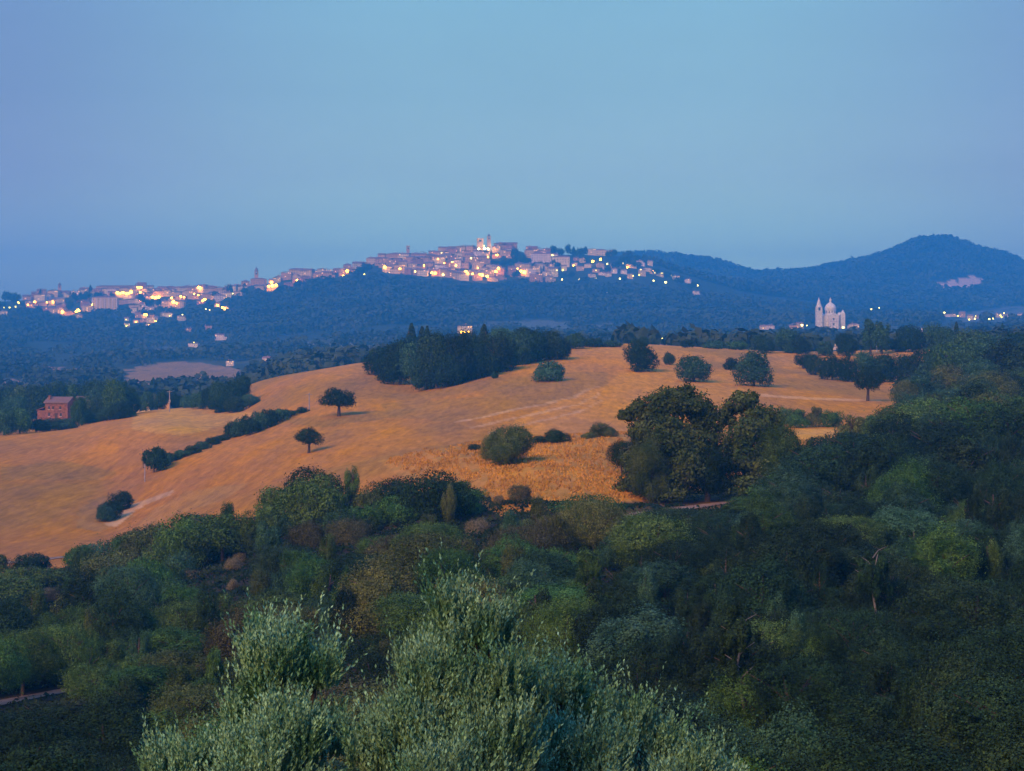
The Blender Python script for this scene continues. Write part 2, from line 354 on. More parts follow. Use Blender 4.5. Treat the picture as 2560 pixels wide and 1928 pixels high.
paint(mid & (cu > 1050) & (cu < 1620), (0.36,0.19,0.03), .30*sst(fr_, .55, .95)*sst(cv, 930, 990))
fr2 = np.abs(((cv - .10*cu + 14*vnoise(GX/60, GY/160, 36))/17.0) % 1 - .5)*2
paint(mid & (cu < 1000), (0.36,0.19,0.03), .22*sst(fr2, .6, .95))
# left field: golden brow, greener hollow
paint(mid & inpoly(cu, cv, [(330,1040),(420,1020),(520,1022),(640,1035),(610,1060),(450,1085),(330,1075)]) & (dist > 480), gold, 0.8)
paint(mid & inpoly(cu, cv, [(0,1170),(150,1150),(300,1180),(250,1200),(0,1200)]), grass, 0.55)
paint(mid & inpoly(cu, cv, [(200,1270),(290,1220),(330,1290),(250,1330),(190,1320)]), (0.28,0.17,0.05), 0.55)
paint(mid & inpoly(cu, cv, [(380,1270),(460,1225),(620,1205),(560,1245),(440,1285),(330,1330)]), (0.38,0.22,0.06), 0.5)
paint(mid & inpoly(cu, cv, [(700,1055),(900,1030),(1080,1015),(1000,1045),(800,1070)]), grass, 0.6)
paint(mid & inpoly(cu, cv, [(950,1010),(1200,990),(1350,930),(1520,930),(1520,965),(1440,990),(1260,1030),(1150,1050),(980,1050)]), (0.36,0.195,0.035), 0.55)
paint(mid & inpoly(cu, cv, [(1290,1045),(1400,1000),(1510,975),(1560,925),(1800,935),(1900,1000),(1800,1060),(1560,1085),(1250,1095)]), (0.64,0.285,0.032), 0.8)
for k in range(3):     # pale wheel tracks round the knoll
    a = k*15
    paint(mid & inpoly(cu, cv, [(1130+a*3,1052+a),(1270+a*2,1024+a),(1430+a,992+a),(1500,966+a),(1500,970+a),(1430+a,996+a),(1270+a*2,1029+a),(1130+a*3,1058+a)]), (0.74,0.45,0.18), 0.45)
paint(mid & inpoly(gu, gv, [(255,1310),(330,1262),(430,1225),(440,1230),(345,1272),(290,1318)]), (0.58,0.38,0.17), 0.6)
paint(mid & inpoly(gu, gv, [(1900,985),(2050,995),(2200,1000),(2200,1004),(2050,1001),(1900,991)]), (0.74,0.42,0.15), 0.6)
# grassy ledge in front of the stubble
ledge = (dist > 170) & (dist < 300) & inpoly(cu, cv, [(930,1142),(1090,1124),(1250,1092),(1560,1070),(1600,1260),(1250,1290),(1150,1230),(1000,1190)])
paint(ledge, (0.54,0.255,0.035)); paint(ledge & (vnoise(GX/3, GY/3, 41) > 0.1), (0.40,0.225,0.035), 0.6)
paint((dist > 170) & (dist < 340) & inpoly(cu, cv, [(1960,1062),(2115,1068),(2115,1100),(1960,1095)]), gold)
paint((dist > 170) & (dist < 260) & inpoly(cu, cv, [(1480,1262),(1640,1250),(1960,1225),(1960,1275),(1600,1300),(1480,1300)]), (0.15,0.095,0.03))  # floor under the big trees, their shade mixed into the tan colour
# valley and far slopes
farm = dist >= 800
paint(farm, (0.045,0.060,0.028)); paint(farm & (vnoise(GX/130, GY/90, 51) > 0.25) & (dist < 2600), meadow, 0.9)
FIELDS = [([(300,962),(330,925),(400,906),(500,905),(600,925),(620,960),(560,975),(330,972)], (0.33,0.19,0.06), 1000, 2200),
          ([(60,935),(120,918),(210,922),(230,935),(140,945)], (0.34,0.20,0.10), 1000, 2200),
          ([(-200,950),(40,948),(60,962),(-200,972)], (0.36,0.20,0.10), 1000, 2200),
          ([(300,880),(420,868),(520,878),(450,892),(330,895)], (0.12,0.12,0.07), 1200, 2800),
          ([(700,860),(930,858),(940,872),(760,876)], (0.16,0.16,0.09), 1200, 2800),
          ([(1100,815),(1350,800),(1560,812),(1560,826),(1300,826)], (0.13,0.14,0.08), 1800, 2900),
          ([(1440,835),(1600,828),(1720,836),(1700,846),(1480,846)], (0.14,0.14,0.08), 1500, 2800),
          ([(2300,708),(2380,701),(2440,691),(2474,698),(2460,724),(2400,733),(2345,720)], (0.70,0.46,0.26), 3800, 4900),
          ([(2400,785),(2560,765),(2700,775),(2700,800),(2400,806)], (0.13,0.14,0.09), 2600, 3900),
          ([(1850,835),(2000,830),(2300,826),(2300,845),(1850,852)], (0.11,0.13,0.08), 1600, 2400)]
clear = np.zeros(len(GX), bool)
for P, c, a, b in FIELDS:
    m = (dist > a) & (dist < b) & inpoly(gu + wob*3.0, gv + wob*1.0, P); paint(m, c); clear |= m
gm, t, b = principled('ground_cover', (0.3,0.2,0.1), 0.95, 0.05)
va = N(t, 'ShaderNodeVertexColor', layer_name='cover'); tc2 = N(t, 'ShaderNodeTexCoord')
nz = N(t, 'ShaderNodeTexNoise'); nz.inputs['Scale'].default_value = 0.5; nz.inputs['Detail'].default_value = 8; nz.inputs['Roughness'].default_value = 0.7
mp = N(t, 'ShaderNodeMapping'); mp.inputs['Scale'].default_value = (1.3, 0.22, 0.7); t.links.new(tc2.outputs['Object'], mp.inputs[0]); t.links.new(mp.outputs[0], nz.inputs['Vector'])
nz2 = N(t, 'ShaderNodeTexNoise'); nz2.inputs['Scale'].default_value = 0.035; nz2.inputs['Detail'].default_value = 5; nz2.inputs['Roughness'].default_value = 0.65
mp2 = N(t, 'ShaderNodeMapping'); mp2.inputs['Scale'].default_value = (2.2, 0.45, 1); mp2.inputs['Rotation'].default_value = (0, 0, R(12)); t.links.new(tc2.outputs['Object'], mp2.inputs[0]); t.links.new(mp2.outputs[0], nz2.inputs['Vector'])
def mrange(t, src, a, b_, lo, hi):
    m = N(t, 'ShaderNodeMapRange'); t.links.new(src, m.inputs['Value'])
    m.inputs['From Min'].default_value = a; m.inputs['From Max'].default_value = b_; m.inputs['To Min'].default_value = lo; m.inputs['To Max'].default_value = hi
    return m.outputs[0]
mul = N(t, 'ShaderNodeMath', operation='MULTIPLY')
t.links.new(mrange(t, nz.outputs['Fac'], .3, .7, .66, 1.30), mul.inputs[0]); t.links.new(mrange(t, nz2.outputs['Fac'], .3, .7, .78, 1.16), mul.inputs[1])
hs = N(t, 'ShaderNodeHueSaturation'); t.links.new(va.outputs[0], hs.inputs['Color']); t.links.new(mul.outputs[0], hs.inputs['Value'])
t.links.new(mrange(t, nz2.outputs['Fac'], .3, .7, 0.94, 1.05), hs.inputs['Saturation'])
t.links.new(hs.outputs[0], b.inputs['Base Color'])
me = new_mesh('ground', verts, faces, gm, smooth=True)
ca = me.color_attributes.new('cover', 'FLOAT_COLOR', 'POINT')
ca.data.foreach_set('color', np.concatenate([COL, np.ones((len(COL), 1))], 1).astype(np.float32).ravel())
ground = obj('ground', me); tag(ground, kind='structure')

# ------------------------------------------------------------------ foliage builders
def leaf_quads(P, Nrm, size, rng, aspect=0.6):
    """diamond leaves at P facing about Nrm, sizes (n,)"""
    n = len(P)
    a = rng.normal(size=(n, 3)); a -= (a*Nrm).sum(1, keepdims=True)*Nrm; a /= np.linalg.norm(a, axis=1, keepdims=True) + 1e-9
    b = np.cross(Nrm, a); s = size[:, None]
    V = np.stack([P - a*s*.5, P + b*s*.5*aspect, P + a*s*.5, P - b*s*.5*aspect], 1).reshape(-1, 3)
    return V, np.arange(4*n).reshape(n, 4)
def unit(v): return v / (np.linalg.norm(v, axis=1, keepdims=True) + 1e-9)
def crown_pts(rng, n, nblob, rx, rz, zc, low=-0.35, jag=1.0, bl=(0.26, 0.46)):
    """leaf points on an uneven heap of boughs inside an ellipsoid"""
    d = unit(rng.normal(size=(nblob*4, 3))); d = d[d[:, 2] > low][:nblob]; k = len(d)
    rad = rng.uniform(0.40, 0.86, k)
    c = d*rad[:, None]; br = rng.uniform(*bl, k)*(1.15 - 0.4*rad)*1.25
    br = br*np.where(rng.random(k) < 0.35, 0.6, 1)
    w = br**2; bi = rng.choice(k, int(n*1.9), p=w/w.sum())
    dd = unit(rng.normal(size=(len(bi), 3)))
    lump = 1 + 0.30*jag*vnoise(dd[:, 0]*3+bi*7.3, dd[:, 1]*3+dd[:, 2]*3, 5) + 0.22*jag*vnoise(dd[:, 0]*8+bi*3.1, dd[:, 1]*8+dd[:, 2]*8, 6)
    rr = np.where(rng.random(len(bi)) < .25, rng.uniform(.35, .85, len(bi)), rng.uniform(.80, 1.06, len(bi)) + .12*rng.exponential(1, len(bi))*(rng.random(len(bi)) < .35))*lump
    p = c[bi] + dd*(br[bi]*rr)[:, None]
    keep = np.ones(len(p), bool)
    for j in range(k):
        keep &= ~((np.linalg.norm(p - c[j], axis=1) < br[j]*0.68) & (rng.random(len(p)) < .85))
    p = p[keep][:n]; dd = dd[keep][:n]
    nr_ = unit(dd*0.95 + unit(p)*0.45 + rng.normal(size=p.shape)*0.55)
    return p*np.array([rx, rx, rz]) + np.array([0, 0, zc]), nr_
def limb_mb(rng, h, r0, spread, nl=5, top=0.8):
    mb = MB(); bend = rng.normal(0, .06*h, 2)
    pts = [(0, 0, -0.6), (bend[0]*.3, bend[1]*.3, h*.3), (bend[0], bend[1], h*.62), (bend[0]*1.2, bend[1]*1.2, h*top)]
    mb.tube(pts, [r0*1.25, r0*.85, r0*.55, r0*.15], 8)
    for k in range(nl):
        a = 2*math.pi*(k+rng.random()*.6)/nl; z0 = h*rng.uniform(.28, .6); e = spread*rng.uniform(.5, .85)
        t0 = z0/h; bx, by = bend[0]*t0, bend[1]*t0
        mb.tube([(bx, by, z0), (bx+math.cos(a)*e*.5, by+math.sin(a)*e*.5, z0+e*.45), (bx+math.cos(a)*e, by+math.sin(a)*e, z0+e*.75)], [r0*.42, r0*.26, r0*.06], 6)
    return mb
TPL = {}
def make_tpl(key, seed, kind, h, rx, leaf, n, nblob):
    """a tree template: (crown mesh, trunk mesh, height, radius)"""
    rng = np.random.default_rng(seed)
    if kind == 'bush': P, Nr = crown_pts(rng, n, nblob, rx, h*.56, h*.42, low=-0.6)
    elif kind == 'round': P, Nr = crown_pts(rng, n, nblob, rx, h*.46, h*.54, low=-0.55)
    elif kind == 'umbrella': P, Nr = crown_pts(rng, n, nblob, rx, h*.40, h*.60, low=-0.5)
    elif kind == 'tall': P, Nr = crown_pts(rng, n, nblob, rx, h*.50, h*.52, low=-0.9, bl=(.2, .34))
    elif kind == 'cypress':
        z = rng.random(n)**0.9; prof = np.sin(np.pi*np.clip(z*.93+.06, 0, 1))**.62*(1-.45*z)
        a = rng.uniform(0, 2*np.pi, n); rr = prof*rng.uniform(.75, 1.08, n)*(1+.14*vnoise(a*2, z*9, seed))
        P = np.stack([np.cos(a)*rr*rx*1.25, np.sin(a)*rr*rx*1.25, h*(.04+.96*z)], 1)
        Nr = unit(np.stack([np.cos(a), np.sin(a), .3+0*a], 1) + rng.normal(size=(n, 3))*.5)
    V, Fc = leaf_quads(P, Nr, leaf*rng.uniform(.6, 1.35, len(P)), rng, .7)
    cm = new_mesh('crown', V, Fc, FOL['green'])
    tm = limb_mb(rng, h, h*(.055 if kind == 'umbrella' else .032)+.05, rx, 6).mesh('trunk', BARK, True)
    TPL.setdefault(key, []).append((cm, tm, h, rx))
for i in range(5): make_tpl('near', 100+i, ['round','bush','tall','round','bush'][i], [6.5,6,7.5,6,7][i], [3.6,3.4,2.9,3.9,3.2][i], 0.13, 40000, [46,24,40,60,30][i])
for i in range(4): make_tpl('nearbush', 120+i, 'bush', 3.6, 2.8, 0.12, 24000, 20+8*i)
for i in range(5): make_tpl('mid', 140+i, ['round','bush','tall','round','bush'][i], 7, [4.2,4.2,3.4,4.5,3.8][i], 0.24, 14000, [38,22,36,50,28][i])
for i in range(4): make_tpl('midbush', 160+i, 'bush', 4, 3.2, 0.22, 9000, 18+7*i)
for i in range(4): make_tpl('far', 180+i, 'round', 11, 6, 0.50, 7500, 24+6*i)
for i in range(3): make_tpl('farbush', 200+i, 'bush', 5, 4.2, 0.42, 4600, 16+6*i)
for i in range(2): make_tpl('lone', 220+i, 'umbrella', 8, 4.6, 0.34, 8000, 26)
for i in range(2): make_tpl('tall', 240+i, 'tall', 13, 3.6, 0.6, 4200, 40)
for i in range(3): make_tpl('sapling', 340+i, 'tall', 6, 1.7, 0.13, 12000, 22)
for i in range(2): make_tpl('cypress', 260+i, 'cypress', 10, 1.3, 0.5, 1500, 0)
make_tpl('big', 280, 'bush', 14, 9.5, 0.46, 85000, 75)
make_tpl('big', 281, 'bush', 12, 8, 0.42, 60000, 55)
for i in range(5): make_tpl('mass', 320+i, 'bush', 11, 6, 0.50, 9500, 18+6*i)
make_tpl('town', 300, 'round', 10, 6, 1.6, 500, 18)
make_tpl('town', 301, 'round', 9, 7, 1.6, 500, 16)

prng = random.Random(7)
def plant(key, name, cat, x, y, h, r, mat, label, group=None, bark=None, sink=0.15, idx=None, rz=None):
    cm, tm, h0, r0 = TPL[key][prng.randrange(len(TPL[key])) if idx is None else idx]
    z = float(gz(x, y)[0]) - sink
    o = thing(name, label, cat, (x, y, z), prng.uniform(0, 6.28) if rz is None else rz, group, (r/r0, r/r0*prng.uniform(.94, 1.06), h/h0))
    c = obj('crown', cm, o); c.material_slots[0].link = 'OBJECT'; c.material_slots[0].material = FOL[mat]
    tt = obj('trunk', tm, o)
    if bark: tt.material_slots[0].link = 'OBJECT'; tt.material_slots[0].material = bark
    return o
def plant_px(key, name, cat, u, vtop, vbase, wpx, mat, label, y0, y1, group=None, idx=None, **k):
    """a tree standing where the ground shows at (u, vbase)"""
    Y = Yat(u, vbase, y0, y1); x = at(u, Y)
    z = float(gz(x, Y)[0]); h = max((vbase - vtop)*Y/F, 1.0) if abs(HOR - z*F/Y - vbase) < 40 else max((HOR - vtop)*Y/F - z, 1.0)
    h = max((HOR - vtop)*Y/F - z, 1.0)
    return plant(key, name, cat, x, Y, h/1.0, wpx/2*Y/F, mat, label, group, idx=idx, **k)

# ------------------------------------------------------------------ olive bushes below the terrace
def olive(cx, cy, h, rad, seed, label, nshoot, lobes):
    nshoot = int(nshoot*1.15)
    rng = np.random.default_rng(seed); z0 = float(gz(cx, cy)[0]) - .2
    o = thing('olive_tree', label, 'olive tree', (cx, cy, z0), 0, 'silvery olive trees below the viewpoint')
    # shoots rooted on several rounded boughs, each breaking into smaller sprays
    L0 = []
    for (a, b_, c, r) in lobes:
        L0.append((a, b_, c - r*.25, r*.74))
        for k in range(6):
            g = rng.uniform(0, 6.28); e = rng.uniform(.45, .95)*r
            L0.append((a+math.cos(g)*e, b_+math.sin(g)*e, c - rng.uniform(.0, 1.1)*r, r*rng.uniform(.28, .42)))
    L = np.array(L0)                                          # dx, dy, ztop, r
    w = L[:, 3]**1.7; li = rng.choice(len(L), nshoot, p=w/w.sum())
    d = unit(rng.normal(size=(nshoot, 3))); d[:, 2] = np.abs(d[:, 2])*1.0 - .45*(rng.random(nshoot) < .45)
    d = unit(d); rr = L[li, 3]*rng.uniform(.55, 1.0, nshoot)
    base = np.stack([L[li, 0], L[li, 1], L[li, 2] - L[li, 3]*1.05], 1) + d*rr[:, None]*np.array([1, 1, 1.05])
    dirv = unit(d*.42 + np.array([0, 0, 1.15]) + rng.normal(size=d.shape)*.16)
    ln = rng.uniform(.26, .66, nshoot)*np.where(rng.random(nshoot) < .14, 1.7, 1)
    per = 24; t = (np.arange(per)+.5)/per
    T = np.repeat(t[None], nshoot, 0) + rng.uniform(-.02, .02, (nshoot, per))
    curve = rng.normal(size=(nshoot, 3))*.12; curve[:, 2] = 0
    P = base[:, None] + dirv[:, None]*(T*ln[:, None])[..., None] + curve[:, None]*(T**2*ln[:, None])[..., None]
    ang = rng.uniform(0, 6.28, (nshoot, 1)) + np.arange(per)[None]*2.4
    a = unit(np.cross(dirv, np.array([0.1, 1, .2]))); b2 = np.cross(dirv, a)
    side = np.cos(ang)[..., None]*a[:, None] + np.sin(ang)[..., None]*b2[:, None]
    ld = side*.42 + dirv[:, None]*.92; ld /= np.linalg.norm(ld, axis=2, keepdims=True)
    ll = rng.uniform(.060, .110, (nshoot, per))*(1.1 - .45*T)
    wv = np.cross(ld, dirv[:, None]); wv /= np.linalg.norm(wv, axis=2, keepdims=True) + 1e-9
    wv = wv + rng.normal(size=wv.shape)*.25
    ww = ll*.20
    A = P; B = P + ld*ll[..., None]*.5 + wv*ww[..., None]; D = P + ld*ll[..., None]; E = P + ld*ll[..., None]*.5 - wv*ww[..., None]
    V = np.stack([A, B, D, E], 2).reshape(-1, 3)
    obj('crown', new_mesh('crown', V, np.arange(len(V)).reshape(-1, 4), FOL['silver']), o)
    mb = MB()
    mb.tube([(0, 0, -.4), (.1, .05, h*.2), (-.1, .1, h*.4)], [.26, .2, .14], 9)
    for x, y, zt, r in lobes:
        mb.tube([(0, 0, h*.15), (x*.5, y*.5, (zt-r)*.6), (x*.9, y*.9, zt-r*.9), (x, y, zt-r*.2)], [.12, .08, .045, .012], 6)
    obj('trunk', mb.mesh('trunk', BARK, True), o)
    return o
def lobes_at(cx, cy, items, z0):
    """lobes from photo columns/rows at distance cy: (u, vtop, wpx, dy)"""
    out_ = []
    for u, v, w, dy in items:
        Y = cy + dy; out_.append((at(u, Y) - cx, dy, (HOR - v - 12)*Y/F - z0, w/2*Y/F*.80))
    return out_
def olive_px(u, Y, seed, label, n, items):
    cx = at(u, Y); z0 = float(gz(cx, Y)[0]) - .2
    lb = lobes_at(cx, Y, items, z0); h = max(l[2] for l in lb)
    return olive(cx, Y, h, 2, seed, label, n, lb)
olive_px(735, 27, 1, 'pale silvery olive tree with a broad rounded top, left of the tallest olive', 2600,
 [(695,1605,160,0),(790,1650,130,.3),(650,1680,140,.2),(730,1770,240,-.6),(620,1840,190,-.3),(820,1820,120,.1),(700,1900,300,-.9),(590,1780,80,.2)])
olive_px(1175, 26, 2, 'tallest and brightest silvery olive tree, with upright leafy shoots', 3600,
 [(1135,1508,110,.2),(1235,1550,120,.4),(1190,1570,120,.1),(1060,1640,190,0),(1180,1660,300,-.2),(1040,1740,260,-.4),(1230,1770,330,-.6),(980,1810,240,-.2),(1120,1880,400,-1),(1300,1720,170,.1)])
olive_px(1430, 27.5, 3, 'medium silvery olive tree leaning against the right flank of the tallest olive', 1700,
 [(1395,1705,120,0),(1460,1765,120,.2),(1400,1820,200,-.4),(1510,1860,160,-.1),(1450,1930,260,-.6)])
olive_px(1700, 28, 4, 'low olive bush sloping away at the right end of the olive group', 1500,
 [(1575,1790,90,0),(1635,1845,120,.2),(1730,1905,120,0),(1660,1940,230,-.4),(1800,1965,100,.1)])
olive_px(450, 28, 5, 'lowest olive bush, just its top shoots showing at the left end of the olive group', 900,
 [(400,1900,80,.1),(475,1905,110,0),(555,1890,110,.2),(500,1970,240,-.4)])

# ------------------------------------------------------------------ the big trees at the edge of the wood
KEEP = []   # (u, v, Y) points that trees nearer than Y must not cover
for u in range(0, 200, 25): KEEP.append((u, 1400-u*.05, 250))
for u in range(0, 100, 20): KEEP.append((u, 1752 - u*.2, 140))
for u in range(100, 230, 25): KEEP.append((u, 1735-(u-100)*.2, 140))
for u in range(1690, 1800, 20): KEEP.append((u, 1266, 200))
for u in range(1480, 1900, 40): KEEP.append((u, 1235, 210))
for u in range(1100, 1540, 30): KEEP.append((u, 1175, 240))
for u in range(1980, 2100, 20): KEEP.append((u, 1078, 300))
placed = []  # (x, y, r)
def note(o, r): placed.append((o.location.x, o.location.y, r)); return o
def px(*a, **k):
    o = plant_px(*a, **k); Y = o.location.y; placed.append((o.location.x, Y, a[6]/2*Y/F)); return o
def lobed_tree(u, vbase, label, lobes, seed, mat, leaf=.34, dens=1.7):
    """a big spreading tree: each bough a heap of leaves of its own size and place"""
    rng = np.random.default_rng(seed); Y = Yat(u, vbase, 170, 300); x = at(u, Y); z0 = float(gz(x, Y)[0]) - .2
    o = thing('broadleaf_tree', label, 'tree', (x, Y, z0), 0, 'broadleaf trees on the ledge'); PP = []; NN = []
    hmax = max((HOR - v + h/2)*Y/F - z0 for _, v, w, h, _ in lobes)
    mb = MB(); mb.tube([(0,0,-.5),(.2,.1,hmax*.2),(-.2,0,hmax*.45),(.1,0,hmax*.7)], [.75,.55,.38,.12], 9)
    for (lu, lv, w, h, dy) in lobes:
        Yl = Y + dy; c = np.array([at(lu, Yl) - x, dy, (HOR - lv)*Yl/F - z0]); rx, rz = w/2*Yl/F, h/2*Yl/F
        n = int(dens*(rx*rz)*420); P, Nr = crown_pts(rng, n, 16, rx, rz, 0, low=-.8, bl=(.30, .55), jag=1.3)
        P[:, 1] *= 1.1; PP.append(P + c); NN.append(Nr)
        mb.tube([(0,0,hmax*.18), (c[0]*.5, c[1]*.5, hmax*.18+(c[2]-hmax*.18)*.55), tuple(c)], [.30,.18,.04], 6)
    P = np.concatenate(PP); Nr = np.concatenate(NN)
    V, Fc = leaf_quads(P, Nr, leaf*rng.uniform(.55, 1.35, len(P)), rng, .65)
    obj('crown', new_mesh('crown', V, Fc, FOL[mat]), o); obj('trunk', mb.mesh('trunk', BARK, True), o)
    placed.append((x, Y, 9))
lobed_tree(1680, 1246, 'largest broadleaf tree, domed crown with a jutting left bough standing on the grassy ledge',
 [(1700,1005,130,90,0),(1650,1030,110,90,-1),(1600,1030,60,60,0),(1566,1040,44,34,0),(1750,1030,90,90,1),(1775,1075,70,80,1),(1668,1085,150,100,-3),(1610,1090,80,70,-1),(1740,1110,110,100,-1),(1640,1150,120,100,-3),(1580,1150,60,60,0),(1710,1165,130,110,-4),(1600,1200,90,70,-2),(1770,1180,90,100,0),(1665,1222,150,60,-4),(1560,1215,50,40,1),(1720,985,50,50,1)], 51, 'shade')
lobed_tree(1865, 1240, 'second large broadleaf tree, ragged top, touching the right of the largest one',
 [(1850,1010,70,60,0),(1880,1000,40,50,1),(1815,1035,44,80,1),(1895,1045,90,80,0),(1935,1065,60,70,1),(1860,1090,120,90,-2),(1945,1120,70,80,0),(1840,1150,110,90,-3),(1915,1170,110,90,-2),(1970,1150,40,60,0),(1870,1218,140,60,-3),(1965,1200,60,60,0)], 52, 'shade')
px('near', 'broadleaf_tree', 'tree', 1625, 1090, 1255, 110, 'shade', 'leaning side tree under the left flank of the largest broadleaf tree', 170, 290, group='broadleaf trees on the ledge')
px('near', 'broadleaf_tree', 'tree', 1556, 1098, 1190, 75, 'dark', 'small dark oval tree at the left foot of the largest broadleaf tree', 170, 290, group='broadleaf trees on the ledge')
px('near', 'broadleaf_tree', 'tree', 1770, 1090, 1255, 150, 'dark', 'dark tree filling the gap between the two large broadleaf trees', 170, 290, group='broadleaf trees on the ledge')
px('near', 'broadleaf_tree', 'tree', 1945, 1050, 1240, 130, 'green', 'lower tree on the right shoulder of the second large broadleaf tree', 170, 290, group='broadleaf trees on the ledge')
px('near', 'ledge_bush', 'bush', 1275, 1057, 1160, 130, 'olive', 'widest round bush standing alone on the golden grass ledge', 200, 300, idx=1, group='bushes on the grass ledge')
px('nearbush', 'ledge_bush', 'bush', 1232, 1080, 1150, 60, 'olive', 'small lobe of scrub hugging the left side of the widest ledge bush', 200, 300, group='bushes on the grass ledge')
px('nearbush', 'ledge_bush', 'bush', 1393, 1070, 1108, 70, 'dark', 'dark green low bush between the widest ledge bush and the round one', 240, 340, group='bushes on the grass ledge')
px('nearbush', 'ledge_bush', 'bush', 1510, 1054, 1092, 70, 'olive', 'round compact bush on the ledge near the largest broadleaf tree', 240, 340, group='bushes on the grass ledge')
px('nearbush', 'ledge_bush', 'bush', 1470, 1080, 1096, 40, 'olive', 'tiny bush touching the left of the round compact ledge bush', 240, 340, group='bushes on the grass ledge')
px('nearbush', 'ledge_bush', 'bush', 1185, 1112, 1126, 34, 'dark', 'tiny dark shrub on the bright ledge lip, left of the widest ledge bush', 240, 340, group='bushes on the grass ledge')
px('nearbush', 'ledge_bush', 'bush', 1350, 1088, 1108, 40, 'dark', 'small shrub right beside the widest ledge bush', 240, 340, group='bushes on the grass ledge')

# trees standing alone in the stubble
FT = 'trees scattered on the stubble hill'
px('lone', 'field_tree', 'tree', 847, 972, 1041, 84, 'dark', 'umbrella shaped tree with a visible trunk, highest on the left slope of the stubble', 430, 640, FT, idx=0)
px('lone', 'field_tree', 'tree', 772, 1068, 1133, 68, 'dark', 'small round tree on a thin trunk, downhill of the umbrella shaped tree', 330, 520, FT, idx=1)
px('mass', 'field_tree', 'tree', 1594, 846, 928, 86, 'dark', 'tall oval dark tree standing on the brow of the stubble hill', 420, 640, FT, idx=0)
px('farbush', 'field_tree', 'tree', 1673, 880, 913, 30, 'dark', 'small round bush tree right of the tall oval tree on the brow', 420, 700, FT)
px('mass', 'field_tree', 'tree', 1735, 888, 955, 92, 'teal', 'wide round tree below the brow, between the small bush tree and the two-lobed tree', 380, 640, FT, idx=1)
px('mass', 'field_tree', 'tree', 1885, 873, 966, 92, 'teal', 'grey-green tree narrowing downwards, the right of the two-lobed pair', 380, 640, FT, idx=2)
px('farbush', 'field_tree', 'tree', 1830, 893, 925, 42, 'dark', 'little dark tree touching the left of the grey-green narrowing tree', 420, 640, FT)
px('lone', 'field_tree', 'tree', 2169, 917, 1003, 80, 'dark', 'rounded tree on a short pale trunk at the foot of the dark hedge', 380, 560, FT, idx=0)
px('farbush', 'field_tree', 'tree', 1378, 901, 953, 84, 'teal', 'low wide bush tree just below the right end of the hilltop grove', 420, 700, FT)
px('farbush', 'field_tree', 'tree', 1238, 928, 947, 18, 'dark', 'tiny shrub on the stubble in front of the hilltop grove', 420, 700, FT)

# hilltop grove
GR = 'trees of the hilltop grove'
grove = [(955,865,940,90),(1000,850,962,100),(1045,848,970,100),(1092,838,972,110),(1140,835,962,100),(1188,836,948,90),(1235,828,932,90),(1283,822,915,90),(1330,826,905,80),(1378,824,900,80),(1402,845,897,50),
         (975,890,955,80),(1065,880,975,90),(1120,885,968,90),(1165,880,953,80),(1210,880,940,80),(1255,870,925,80),(1305,868,910,70),(1355,862,900,70),
         (1020,840,905,80),(1110,828,900,80),(1165,824,895,80),(1260,820,890,80),(1315,818,885,70)]
for i, (u, vt, vb, w) in enumerate(grove):
    back = i >= 19
    nm = 'back' if back else ('front' if i >= 11 else 'middle'); k = i-19 if back else (i-11 if i >= 11 else i)
    px('mass', 'grove_tree', 'tree', u, vt, vb, w, ['dark','dark','teal','dark','dark'][i % 5], f'{"grey-green" if i%5 == 2 else "dark"} dense tree, {ordn(k+1)} from left in the {nm} row of the hilltop grove', 480, 720, GR)
px('farbush', 'grove_tree', 'tree', 1440, 832, 872, 60, 'teal', 'low tree just past the right end of the hilltop grove, on the skyline', 640, 730, GR)
CY = 'cypresses'
px('cypress', 'cypress', 'cypress', 1029, 808, 900, 27, 'dark', 'slim dark cypress, the leftmost above the hilltop grove', 600, 720, CY)
px('cypress', 'cypress', 'cypress', 1055, 816, 905, 26, 'dark', 'left one of the two touching cypresses above the grove', 600, 720, CY)
px('cypress', 'cypress', 'cypress', 1068, 815, 905, 24, 'dark', 'right one of the two touching cypresses above the grove', 600, 720, CY)
px('cypress', 'cypress', 'cypress', 1210, 810, 895, 30, 'dark', 'blunt dark cypress rising from the middle of the grove', 600, 720, CY)
px('cypress', 'cypress', 'cypress', 383, 944, 1000, 16, 'dark', 'lone thin cypress in the valley beyond the golden field', 740, 1100, CY)
px('cypress', 'cypress', 'cypress', 2391, 804, 860, 16, 'dark', 'short cypress on the skyline right of the white pole', 740, 1000, CY)
px('cypress', 'cypress', 'cypress', 2506, 808, 862, 15, 'dark', 'thin cypress on the skyline, the one farthest along past the white pole', 740, 1000, CY)
px('cypress', 'cypress', 'cypress', 2122, 878, 900, 9, 'dark', 'thin cypress standing against the pale strip behind the dark hedge', 600, 740, CY)

